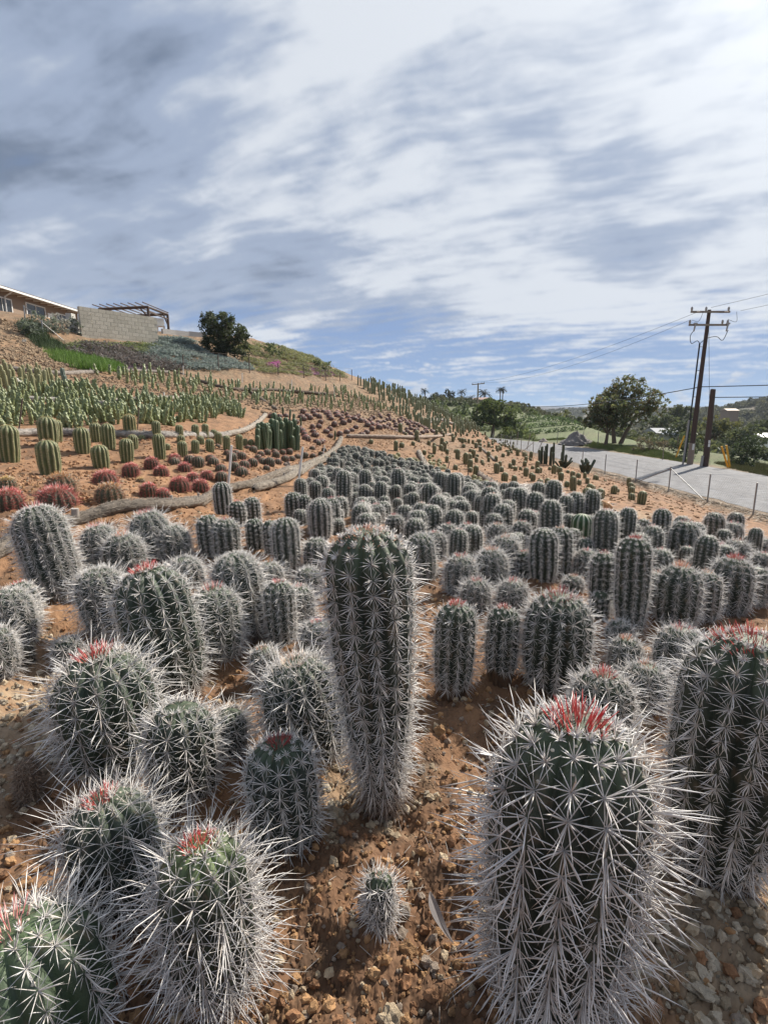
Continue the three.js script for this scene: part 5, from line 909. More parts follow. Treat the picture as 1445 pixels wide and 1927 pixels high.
// ---- straw wattles: long rolls in netting
function wattle(label, points, r, seed, tone = [0.34, 0.29, 0.235]) {
  const rnd = makeRandom(seed), P = points.map(([u, v]) => { const g = ground(u, v); g.y = surface(g.x, g.z) + r * 0.62; return g; }), curve = new THREE.CatmullRomCurve3(P), L = curve.getLength(), n = Math.max(12, Math.round(L / (r * 0.55))), sides = 12;
  const g = new THREE.TubeGeometry(curve, n, r, sides), p = g.attributes.position, C = new Float32Array(p.count * 3), o = P[0];
  for (let i = 0; i < p.count; i++) {
    const s = Math.floor(i / (sides + 1)), j = i % (sides + 1) % sides, at = curve.getPointAt(clamp(s / n, 0, 1)), q = s / n * L, end = Math.min(1, Math.min(s, n - s) / 2);
    const f = (0.9 + 0.09 * noise2(q * 0.5 / r, seed) + 0.10 * noise2(q / r * 1.3, j * 0.9 + seed) + 0.05 * noise2(q / r * 4, j * 2 + seed)) * (0.35 + 0.65 * Math.sqrt(end));
    p.setXYZ(i, at.x + (p.getX(i) - at.x) * f - o.x, Math.max(at.y + (p.getY(i) - at.y) * f * 0.9, at.y - r) - o.y, at.z + (p.getZ(i) - at.z) * f - o.z);
    const k = 1 + 0.35 * noise2(q * 0.7 / r, j * 2.1 + seed) + 0.2 * noise2(q * 4 / r, j * 3); C.set(tone.map((c) => c * k), i * 3);
  }
  g.setAttribute('color', new THREE.BufferAttribute(C, 3)); g.computeVertexNormals();
  const t = thing('straw_wattle', label, 'wattle', [o.x, o.y, o.z]); part('roll', g, M.netting, t);
  const near = P[0].z > -9 ? 2200 : 120, S = new Builder(), tan = V(); for (let k = 0; k < Math.min(11000, L * near); k++) { const u = rnd(), at = curve.getPointAt(u), th = rnd() * 6.283; curve.getTangentAt(u, tan); const sx = -tan.z, sz = tan.x, c = Math.cos(th), si = Math.max(-0.2, Math.sin(th)), rr = r * 0.93, dd = V(tan.x + sx * (rnd() - 0.5) * 1.8, (rnd() - 0.45) * 0.9, tan.z + sz * (rnd() - 0.5) * 1.8).normalize(), kk = 0.3 + 1.25 * rnd(); S.thornLow(V(at.x + sx * c * rr - o.x, at.y + si * rr - o.y, at.z + sz * c * rr - o.z), dd, r * (0.25 + 0.6 * rnd()), r * 0.022, [tone[0] * kk, tone[1] * kk, tone[2] * kk]); } part('straw', S.geometry(), spineMaterial, t, 'stuff');
  for (let k = 1; k < Math.min(9, L / 0.9); k++) { const at = curve.getPointAt(k / Math.min(9, L / 0.9)), s = (rnd() - 0.5) * 0.3; part('peg', bar([at.x - o.x, at.y - o.y - r, at.z - o.z], [at.x - o.x + s * 0.2, at.y - o.y + r * (1.1 + 0.5 * rnd()), at.z - o.z], 0.014, 0.014, 5), M.stake, t); }
  return t;
}
wattle('thick grey straw wattle at the left edge behind the leaning ribbed cardon', [[-60, 1082], [0, 1042], [60, 1012], [140, 985], [225, 968], [320, 962], [385, 948]], 0.058, 1, [0.185, 0.155, 0.125]);
wattle('straw wattle running from the white pole toward the strip end, nearer part', [[372, 952], [420, 930], [470, 918], [520, 898], [545, 886]], 0.062, 2, [0.22, 0.18, 0.14]);
wattle('second grey roll lying beside the wattle at the two white poles', [[478, 928], [510, 918], [540, 906], [556, 893]], 0.065, 3, [0.27, 0.23, 0.185]);
wattle('straw wattle narrowing up to the top of the packed strip', [[540, 893], [580, 878], [612, 862], [632, 846], [642, 826]], 0.075, 4, [0.27, 0.23, 0.185]);
wattle('second roll above the path beside the packed strip top', [[562, 896], [592, 876], [616, 868]], 0.065, 5, [0.27, 0.23, 0.185]);
wattle('long pale wattle behind the green column cacti', [[-20, 824], [60, 820], [130, 819], [210, 822], [300, 824], [380, 824], [430, 822]], 0.075, 6, [0.34, 0.31, 0.28]);
wattle('straw wattle climbing beside the far red bed', [[425, 822], [458, 814], [480, 802], [500, 783]], 0.085, 7, [0.31, 0.27, 0.225]);
wattle('long thin wattle above the yellowish columns at the upper left', [[-10, 694], [40, 700], [100, 706], [165, 704], [240, 700], [320, 703]], 0.10, 8, [0.22, 0.19, 0.165]);
wattle('wattle across the totem bed at left', [[30, 752], [80, 756], [140, 757], [190, 760]], 0.08, 9, [0.36, 0.33, 0.3]);
wattle('wattle between the totem bed and the pale stubs', [[185, 766], [230, 758], [280, 755], [330, 753], [380, 758]], 0.09, 10, [0.32, 0.28, 0.24]);
wattle('dark wattle winding along the upper stub rows', [[330, 702], [385, 722], [430, 733], [520, 736], [600, 742], [680, 752], [700, 756]], 0.10, 11, [0.12, 0.09, 0.07]);
wattle('dark wattle running down through the stub rows', [[470, 738], [490, 752], [520, 772]], 0.09, 12, [0.15, 0.12, 0.09]);
wattle('thin wattle along the lower edge of the far red bed', [[652, 823], [700, 824], [760, 825], [830, 822], [848, 818]], 0.09, 13, [0.32, 0.25, 0.2]);
wattle('grey wattle pieces on the far slope before the thin columns', [[806, 797], [830, 792], [852, 800], [866, 792]], 0.16, 14, [0.36, 0.31, 0.27]);
wattle('grey wattle lying lengthwise in the little column slope', [[787, 852], [794, 866], [804, 884]], 0.10, 15);
wattle('wattle along the right border of the packed strip', [[838, 897], [862, 908], [890, 924], [925, 938]], 0.09, 16, [0.26, 0.21, 0.17]);
wattle('dark wattle on the slope left of the gravel patch', [[897, 892], [912, 904], [930, 916], [940, 924]], 0.10, 17, [0.24, 0.19, 0.15]);
wattle('thin wattle far down the little column slope', [[900, 842], [918, 856], [930, 868]], 0.09, 18, [0.3, 0.25, 0.2]);
// ---- stakes and poles in the beds
function stake(label, u0, v0, u1, v1, r, m, name = 'stake', sides = 6) { const foot = ground(u0, v0), tip = atDistance(u1, v1, -foot.z); return single(name, bar([0, -0.05, 0], [tip.x - foot.x, tip.y - foot.y, 0], r, r, sides), m, label, 'stake', null, [foot.x, foot.y, foot.z]); }
stake('white pole standing behind the tallest grey cardon of the path', 429, 915, 436, 838, 0.016, M.plastic, 'white_pole', 8); stake('white pole between the wattle rolls right of the first pole', 560, 914, 570, 841, 0.015, M.plastic, 'white_pole', 8);
stake('short white pole beside the wattle near the strip top', 607, 858, 611, 838, 0.012, M.plastic, 'white_pole', 8);
stake('square grey stake in the wattle right of the leaning ribbed cardon', 142, 985, 142, 957, 0.03, M.stake, 'stake', 4); stake('small grey stake by the front of the red barrel bed', 296, 962, 295, 943, 0.02, M.stake, 'stake', 4); stake('thin stake left of the tallest grey cardon', 383, 950, 383, 930, 0.012, M.stake);
stake('thin black rod in the totem bed at the left', 34, 818, 43, 750, 0.011, M.rust); stake('pale rod above the totem bed', 123, 758, 127, 728, 0.014, M.stake); stake('thin dark rod behind the golden haired column', 258, 817, 262, 766, 0.010, M.rust);
stake('dark rod leaning at the little column slope', 838, 894, 846, 868, 0.012, M.rust); stake('brown rod at the strip border', 878, 912, 882, 882, 0.010, M.rust); stake('rod with bent top near the gravel patch', 1096, 958, 1100, 934, 0.012, M.rust);
for (const [u, v, n] of [[309, 756, 'nearest'], [345, 706, 'leftmost'], [456, 720, 'second'], [549, 732, 'third'], [629, 744, 'fourth']]) stake('thin pale marker rod, ' + n + ' of those on the stub hill', u, v, u, v - 18, 0.02, M.plastic);
// ---- fence along the road
{
  const posts = [[1530, 1000, 70], [1416, 968, 63], [1330, 945, 55], [1257, 925, 50], [1195, 907, 45], [1137, 893, 38]], feet = posts.map(([u, v]) => ground(u, v)), t = thing('road_fence', 'chain link fence with thin steel posts along the near side of the road', 'fence', [feet[0].x, feet[0].y, feet[0].z]), rel = (p) => [p.x - feet[0].x, p.y - feet[0].y, p.z - feet[0].z];
  for (let k = 1; k < 9; k++) feet.push(V(lerp(feet[5].x, roadLeft(-58) - 0.5, k / 8), 0, feet[5].z - 3.2 * k)); feet.forEach((f) => { f.y = height(f.x, f.z); });
  const H = 1.22; feet.forEach((f) => { const p = rel(f); part('post', bar([p[0], p[1] - 0.1, p[2]], [p[0], p[1] + H, p[2]], 0.03, 0.03, 8), M.steel, t); });
  const up = (f, h) => { const p = rel(f); return [p[0], p[1] + h, p[2]]; };
  const mid = (a, b, s) => V(lerp(a.x, b.x, s), lerp(a.y, b.y, s), lerp(a.z, b.z, s));
  part('brace', bar(up(feet[3], H * 0.92), up(mid(feet[3], feet[2], 0.92), 0.05), 0.022, 0.022, 6), M.steel, t); part('brace', bar(up(feet[3], H * 0.92), up(mid(feet[3], feet[4], 0.92), 0.05), 0.022, 0.022, 6), M.steel, t); part('brace', bar(up(feet[9], H * 0.9), up(mid(feet[9], feet[10], 0.9), 0.05), 0.022, 0.022, 6), M.steel, t);
  const net = []; for (let i = 1; i < feet.length; i++) { const a = feet[i - 1], b = feet[i]; for (const h of [0.04, 0.61, 1.2]) net.push(bar(up(a, h), up(b, h), 0.0035, 0.0035, 3)); for (let s = 0; s < 1; s += 0.045) for (const d of [1, -1]) { const e = s + d * 0.36; if (e < 0 || e > 1) continue; net.push(bar(up(mid(a, b, s), 0.03), up(mid(a, b, e), 1.19), 0.0016, 0.0016, 3)); } }
  part('chain_link', mergeGeometries(net), M.steel, t, 'stuff');
  // far side
  const far = [[973, 838, 26], [991, 846, 30], [1010, 852, 26], [1048, 834, 22], [1096, 838, 26], [1124, 838, 26]];
  far.forEach(([u, v, h], i) => { const f = ground(u, v), m = single('fence_post', bar([0, -0.1, 0], [i === 2 ? 0.5 : i === 1 ? 0.25 : 0, h * depthOf(f) / FOCAL, 0], 0.035, 0.035, 6), i > 2 ? M.steel : M.weathered, ['thin post left of the small rubble heap across the road', 'slightly leaning post near the dark organ pipe clump', 'most leaning post at the road just left of the organ pipe clump', 'post left of the gravel mound', 'post right of the gravel mound', 'post left of the round dark roadside tree'][i], 'post', null, [f.x, f.y, f.z]); });
  [[1246, 866, 26], [1272, 858, 36]].forEach(([u, v, h], i) => { const f = ground(u, v); single('fence_post', bar([0, -0.1, 0], [0, h * depthOf(f) / FOCAL, 0], 0.03, 0.03, 6), M.weathered, ['grey post on the verge right of the roadside trees', 'thin post beside the leaning yellow guard'][i], 'post', null, [f.x, f.y, f.z]); });
}
// ---- thin fence along the hill crest
{
  const posts = [[346, 694, 26], [412, 697, 28], [470, 701, 30], [524, 706, 22], [572, 712, 22], [613, 716, 20], [640, 716, 14], [662, 716, 20]], feet = posts.map(([u, v]) => ground(u, v)), t = thing('hill_fence', 'thin dark wire fence along the lower edge of the planted hill crest', 'fence', [feet[0].x, feet[0].y, feet[0].z]), rel = (p, h) => [p.x - feet[0].x, p.y - feet[0].y + h, p.z - feet[0].z];
  feet.forEach((f, i) => part('post', bar(rel(f, -0.1), rel(f, posts[i][2] * depthOf(f) / FOCAL), 0.03, 0.03, 6), M.rust, t));
  const net = []; for (let i = 1; i < feet.length; i++) for (const h of [0.1, 0.4, 0.7, 0.95]) net.push(bar(rel(feet[i - 1], h), rel(feet[i], h), 0.006, 0.006, 3)); part('wire', mergeGeometries(net), M.rust, t, 'stuff');
  const q = [[49, 606, 30], [62, 612, 26], [83, 636, 32]], f2 = q.map(([u, v]) => ground(u, v)), t2 = thing('hill_fence', 'short steel post fence beside the bare slope under the house', 'fence', [f2[0].x, f2[0].y, f2[0].z]), r2 = (p, h) => [p.x - f2[0].x, p.y - f2[0].y + h, p.z - f2[0].z];
  f2.forEach((f, i) => part('post', bar(r2(f, -0.1), r2(f, q[i][2] * depthOf(f) / FOCAL), 0.03, 0.03, 6), M.steel, t2)); for (let i = 1; i < 3; i++) part('rail', bar(r2(f2[i - 1], 0.7), r2(f2[i], 0.7), 0.018, 0.018, 5), M.steel, t2); part('brace', bar(r2(f2[2], 0.7), r2(ground(120, 642), 0.05), 0.018, 0.018, 5), M.steel, t2);
}
// ---- utility poles and wires
{
  const g = ground(1297, 874), top = atDistance(1334, 583, -g.z), t = thing('utility_pole', 'tall dark wooden utility pole with two crossarms beside the road', 'utility pole', [g.x, g.y, g.z]), dx = top.x - g.x, H = top.y - g.y, at = (h) => [dx * h, H * h, 0];
  part('lower_pole', bar([0, -0.3, 0], at(0.145), 0.21, 0.20, 14), M.weathered, t); part('pole', bar(at(0.145), at(1), 0.17, 0.11, 14), M.pole, t);
  const arm = (h, half, y = 0) => { const c = at(h); const a = part('crossarm', box(half * 2, 0.12, 0.10, c[0], c[1] + y, 0.15), M.weathered, t); a.userData.label = undefined; delete a.userData.label; return [c, a]; };
  const [c1, a1] = arm(0.985, 1.3), [c2, a2] = arm(0.905, 1.33);
  const depthArm = (x, y, parent) => part('side_arm', bar([x - 0.55, y - 0.25, 1.5], [x + 0.55, y + 0.2, -1.3], 0.06, 0.06, 4), M.weathered, parent); depthArm(c1[0] - 0.9, c1[1] + 0.02, t); depthArm(c1[0] + 0.95, c1[1] + 0.02, t);
  const insul = (x, y, z, parent) => { const m = part('insulator', new THREE.LatheGeometry([[0.03, 0], [0.07, 0.04], [0.05, 0.08], [0.09, 0.12], [0.06, 0.18], [0.07, 0.22], [0.02, 0.27]].map(([a, b]) => new THREE.Vector2(a, b)), 10), M.porcelain, parent); m.position.set(x, y, z); return m; };
  for (const x of [-1.25, 1.2, -0.3]) insul(c1[0] + x, c1[1] + 0.06, 0.15, a1); for (const x of [-1.28, 0.9, 1.25]) insul(c2[0] + x, c2[1] + 0.06, 0.15, a2);
  const cut = (x) => { const m = part('fuse_cutout', mergeGeometries([bar([0, 0.1, 0], [-0.12, -0.38, 0.1], 0.06, 0.05, 8), box(0.22, 0.1, 0.12, 0, 0.12, 0)]), M.porcelain, a2); m.position.set(c2[0] + x, c2[1] - 0.05, 0.26); }; cut(-0.95); cut(1.22);
  part('conduit', bar([-0.42, 0.2, 0.1], [at(0.79)[0] - 0.42, at(0.79)[1], 0.1], 0.05, 0.05, 8), M.wire, t); part('conduit', bar([-0.54, 0, 0.1], [at(0.30)[0] - 0.5, at(0.30)[1], 0.1], 0.065, 0.065, 8), M.steel, t);
  for (const h of [0.3, 0.45, 0.62, 0.77]) part('bracket', bar([at(h)[0] - 0.45, at(h)[1], 0.1], at(h), 0.02, 0.02, 5), M.wire, t);
  const y0 = at(0.79); part('cable', wireAlong([[y0[0] - 0.42, y0[1], 0.1], [y0[0] - 0.6, y0[1] + 0.18, 0.1], [c2[0] - 1.05, c2[1] - 1.2, 0.2], [c2[0] - 1.2, c2[1] - 0.7, 0.25], [c2[0] - 1.05, c2[1] - 0.4, 0.3]], 0.022), M.wire, t); part('cable', wireAlong([[y0[0] - 0.42, y0[1], 0.1], [y0[0] - 0.1, y0[1] + 0.3, 0.25], [y0[0] + 0.6, y0[1] + 0.42, 0.25], [c2[0] + 1.0, c2[1] - 1.0, 0.2], [c2[0] + 1.25, c2[1] - 0.35, 0.3]], 0.022), M.wire, t);
  part('cable', wireAlong([[c1[0] - 0.5, c1[1], 0.2], [c1[0] - 0.75, c1[1] - 0.6, 0.2], [c2[0] - 1.2, c2[1] + 0.3, 0.2]], 0.012), M.wire, t); part('cable', wireAlong([[c1[0] + 2.1, c1[1] + 0.1, -0.4], [c1[0] + 1.9, c1[1] - 0.6, 0], [c2[0] + 1.25, c2[1] + 0.35, 0.15]], 0.012), M.wire, t);
  part('number_plate', box(0.14, 0.42, 0.02, at(0.12)[0] - 0.02, at(0.12)[1], 0.21), M.white, t);
  // the shorter pole
  const g2 = ground(1326, 878), top2 = atDistance(1341, 733, -g2.z), t2 = thing('utility_pole', 'shorter thick dark wooden pole without crossarms beside the tall one', 'utility pole', [g2.x, g2.y, g2.z]), d2 = [top2.x - g2.x, top2.y - g2.y, 0];
  part('pole', bar([0, -0.3, 0], d2, 0.20, 0.16, 14), M.pole, t2); part('cap', bar([d2[0], d2[1], 0], [d2[0] + 0.003, d2[1] + 0.03, 0], 0.155, 0.13, 14), M.weathered, t2); part('number_plate', box(0.13, 0.22, 0.02, d2[0] * 0.28, d2[1] * 0.285, 0.19), M.white, t2); part('number_plate', box(0.13, 0.2, 0.02, d2[0] * 0.33, d2[1] * 0.33, 0.188), M.white, t2); part('conduit', bar([-0.3, 0, 0.05], [-0.26, 0.75, 0.05], 0.10, 0.09, 10), M.steel, t2);
  // far pole
  const g3 = atDistance(897, 795, 96); g3.y = Math.min(g3.y, height(g3.x, g3.z) + 0.3); const top3 = atDistance(897, 721, 96), t3 = thing('utility_pole', 'distant slim utility pole with crossarm left of the broad green tree', 'utility pole', [g3.x, g3.y, g3.z]), H3 = top3.y - g3.y;
  part('pole', bar([0, -0.5, 0], [0, H3, 0], 0.18, 0.12, 8), M.weathered, t3); const a3 = part('crossarm', bar([-1.1, H3 - 0.25, 0.12], [1.1, H3 - 0.05, 0.12], 0.08, 0.08, 4), M.weathered, t3); for (const x of [-1, 0.6, 1]) insul(x, H3 - 0.15 + x * 0.09, 0.12, a3);
  // wires between them and on to the next pole out of the frame
  const wire = (label, a, b, sag, r = 0.010, group) => { const m = V((a.x + b.x) / 2, (a.y + b.y) / 2 - sag, (a.z + b.z) / 2); const q = (s) => { const p = V(0, 0, 0); p.addScaledVector(a, (1 - s) * (1 - 2 * s)).addScaledVector(m, 4 * s * (1 - s)).addScaledVector(b, s * (2 * s - 1)); return [p.x - a.x, p.y - a.y, p.z - a.z]; }; const pts = []; for (let k = 0; k <= 12; k++) pts.push(q(k / 12)); single('overhead_wire', wireAlong(pts, r, 4, 40), M.wire, label, 'wire', group, [a.x, a.y, a.z]); };
  const W = (c) => V(g.x + c[0], g.y + c[1], g.z + (c[2] ?? 0));
  wire('upper wire from the left end of the tall pole crossarm to the far pole', W([c1[0] - 1.5, c1[1] - 0.2, 1.4]), V(g3.x - 1, g3.y + H3 + 0.1, g3.z), 0.9); wire('lower wire from the tall pole lower crossarm to the far pole', W([c2[0] - 1.28, c2[1] + 0.3]), V(g3.x + 1, g3.y + H3 + 0.1, g3.z), 1.1);
  wire('upper wire leaving the tall pole to the upper right', W([c1[0] + 0.1, c1[1] + 0.3]), V(38, 11.0, -12), 0.5); wire('wire leaving the right crossarm end to the right frame edge', W([c1[0] + 2.1, c1[1] + 0.1]), V(40, 10.6, -16), 0.5);
  wire('long cable from the far pole past the roadside trees to the tall pole', W([at(0.515)[0], at(0.515)[1], 0.2]), V(g3.x, g3.y + H3 * 0.62, g3.z), 1.3, 0.03); wire('cable from the tall pole to the right frame edge', W([at(0.515)[0], at(0.515)[1], 0.2]), V(52, 2.6, -30), 0.2, 0.03); wire('cable from the short pole to the right frame edge', V(g2.x + d2[0] * 0.92, g2.y + d2[1] * 0.9, g2.z + 0.15), V(52, 1.4, -32), 0.15, 0.028);
  wire('thin guy wire from the tall pole top down to the right', W(at(0.97)), V(top2.x + 1.0, height(g2.x + 2, g2.z - 1), g2.z - 1), 0, 0.014);
  // yellow guards
  const guard = (label, u0, v0, u1, v1, dz = 0) => { const f = ground(u0, v0), p = atDistance(u1, v1, -f.z + dz); single('guy_guard', bar([0, -0.1, 0], [p.x - f.x, p.y - f.y, p.z - f.z], 0.06, 0.06, 8), M.yellow, label, 'guard', null, [f.x, f.y, f.z]); };
  guard('left one of two orange yellow guy wire guards right of the poles', 1370, 880, 1357, 840); guard('right one of two orange yellow guy wire guards right of the poles', 1374, 881, 1366, 838); guard('single thin yellow guard leaning left of the tall utility pole', 1270, 862, 1287, 820);
}
// ---- large cacti by the fence
{
  const dark = { ...COLUMN, flesh: [0.04, 0.055, 0.03], fresh: [0.05, 0.07, 0.035], crest: [0.085, 0.10, 0.06], ribs: 7, per: 5, rings: 12, dome: 1.2, step: 0.08, length: 0.02, thick: 0.003, radial: 4, central: 1, low: true };
  const rnd = makeRandom(88);
  const col = (t, x, z, h, r, lx, lz, seed) => { const q = { ...dark, R: r, H: h, seed }, m = part('stem', ribbedBody(q), fleshMaterial, t); m.position.set(x, 0, z); m.rotation.set(lz, seed, -lx); };
  let g = ground(1026, 874), t = thing('organ_pipe_cactus', 'dark organ pipe cactus clump at the road fence, leftmost of three big ones', 'cactus', [g.x, g.y - 0.05, g.z]);
  for (let k = 0; k < 16; k++) { const x = -0.42 + 0.84 * (k / 15), z = (rnd() - 0.5) * 0.7; col(t, x, z, 0.65 + 0.55 * Math.sin(1 + k * 1.3) ** 2 * (0.6 + 0.5 * k / 15), 0.055, x * 0.12, z * 0.1, k); }
  g = ground(1058, 880); t = thing('branched_cactus', 'tall branched dark cactus in the middle of the three big ones at the fence', 'cactus', [g.x, g.y - 0.05, g.z]);
  col(t, 0, 0, 1.35, 0.075, 0.02, 0, 3); col(t, -0.09, 0.05, 0.95, 0.07, -0.02, 0, 4); col(t, 0.12, 0, 0.8, 0.07, 0.1, 0, 5); for (let k = 0; k < 14; k++) { const a = k * 2.4, l = 0.45 + 0.35 * rnd(); col(t, Math.cos(a) * 0.12, Math.sin(a) * 0.1, l, 0.05, Math.cos(a) * (0.5 + 0.5 * rnd()), -Math.sin(a) * 0.6, k); }
  g = ground(1101, 890); t = thing('branched_cactus', 'squat dark cactus with many upright arms, rightmost of three big ones', 'cactus', [g.x, g.y - 0.05, g.z]);
  for (let k = 0; k < 17; k++) { const a = k * 2.4, d = 0.06 + 0.3 * (k / 17); col(t, Math.cos(a) * d * 0.5, Math.sin(a) * d * 0.5, 0.5 + 0.5 * rnd(), 0.085, Math.cos(a) * (0.25 + d), -Math.sin(a) * 0.5, k); }
}
// ---- across the road: gravel mound, rubble, hedged terraces, roofs in the valley
{
  const mound = (label, u, v, w, h, seed, tone) => { const f = ground(u, v), s = depthOf(f) / FOCAL, g = new THREE.SphereGeometry(1, 48, 20, 0, 6.2832, 0, 1.62), p = g.attributes.position, C = new Float32Array(p.count * 3); for (let i = 0; i < p.count; i++) { const x = p.getX(i), y = p.getY(i), z = p.getZ(i), n = noise3(x * 2 + seed, y * 2, z * 2) * 0.08 + noise3(x * 9, y * 9, z * 9 + seed) * 0.05; const r = Math.hypot(x, z); const yy = Math.max(-0.05, 1 - r * 1.02 + n); p.setXYZ(i, x * (1 + n) * w / 2 * s, yy * h * s, z * (1 + n) * w / 2 * s); const gk = 0.75 + 0.5 * Math.abs(noise3(x * 23, y * 23, z * 23)); C.set(tone.map((c) => c * gk), i * 3); } g.setAttribute('color', new THREE.BufferAttribute(C, 3)); g.computeVertexNormals(); single('gravel_mound', g, M.netting, label, 'heap', null, [f.x, f.y - 0.05, f.z]); };
  mound('large grey gravel mound on the grass across the road', 1084, 836, 66, 26, 2, [0.21, 0.195, 0.185]); mound('small heap of pale rubble left of the gravel mound', 1022, 831, 22, 8, 7, [0.36, 0.31, 0.27]);
  const rnd = makeRandom(5), hedge = (label, pts) => { const B = new Builder(), P = pts.map(([u, v, d]) => { const p = atDistance(u, v, d); p.y = height(p.x, p.z); return p; }), o = P[0], c = new THREE.CatmullRomCurve3(P), n = Math.round(c.getLength() * 26); for (let k = 0; k < n; k++) { const p = c.getPointAt(rnd()); p.y = height(p.x, p.z); leaf(B, V(p.x - o.x + (rnd() - 0.5) * 0.9, p.y - o.y + 0.75 * rnd(), p.z - o.z + (rnd() - 0.5) * 0.9), 0.2, mix3([0.05, 0.08, 0.03], [0.13, 0.20, 0.06], rnd()), rnd); } single('hedge_row', B.geometry(), leafMaterial, label, 'hedge', null, [o.x, o.y, o.z]); };
  hedge('lowest long hedge row on the green terraces across the road', [[950, 815, 84], [1010, 812, 88], [1060, 808, 92], [1100, 808, 96]]); hedge('second hedge row from below on the green terraces', [[955, 808, 92], [1010, 804, 96], [1060, 799, 101], [1090, 797, 104]]); hedge('third hedge row from below on the green terraces', [[960, 802, 99], [1010, 798, 104], [1055, 794, 108], [1085, 792, 111]]); hedge('topmost hedge row on the green terraces', [[975, 797, 106], [1015, 793, 110], [1050, 790, 114], [1070, 789, 117]]);
  const shed = (label, u, v, d, w, l, h, wallM, roofM, turn) => { const p = atDistance(u, v, d), t = thing('far_building', label, 'building', [p.x, height(p.x, p.z) - 0.3, p.z]), k = Math.max(h, p.y - height(p.x, p.z)); t.rotation.y = turn; part('wall', box(w, k + 0.3, l, 0, k / 2, 0), wallM, t); const s = new THREE.Shape([new THREE.Vector2(-w / 2 - 0.4, 0), new THREE.Vector2(0, h * 0.35), new THREE.Vector2(w / 2 + 0.4, 0)]); part('roof', new THREE.ExtrudeGeometry(s, { depth: l + 0.8, bevelEnabled: false }).translate(0, k + 0.15, -l / 2 - 0.4), roofM, t); for (let q = 0; q < 3; q++) part('window', box(w * 0.5, h * 0.4, 0.05, 0, k - h * 0.45, l / 2 + 0.03), M.glass, t); };
  const grey = paint(0.30, 0.31, 0.33, 0.8), silver = paint(0.55, 0.6, 0.68, 0.5);
  shed('long grey roofed building in the valley left of the tall pole', 1248, 812, 118, 9, 5, 2.6, M.concrete, grey, 1.4); shed('building with a bright blue white roof beside the tall pole', 1274, 816, 112, 3.4, 4, 2.4, M.concrete, silver, 0.3); shed('white roofed building in the valley at the right edge', 1432, 821, 110, 8, 3, 2.4, M.white, M.white, 1.5); shed('tan house on the far hill right of the short pole', 1372, 772, 340, 14, 6, 3.5, M.stucco, paint(0.4, 0.3, 0.22), 1.3); shed('pinkish roofed house on the far ridge right of the far pole', 906, 753, 255, 10, 8, 4, M.stucco, paint(0.42, 0.27, 0.22), 0.7);
}
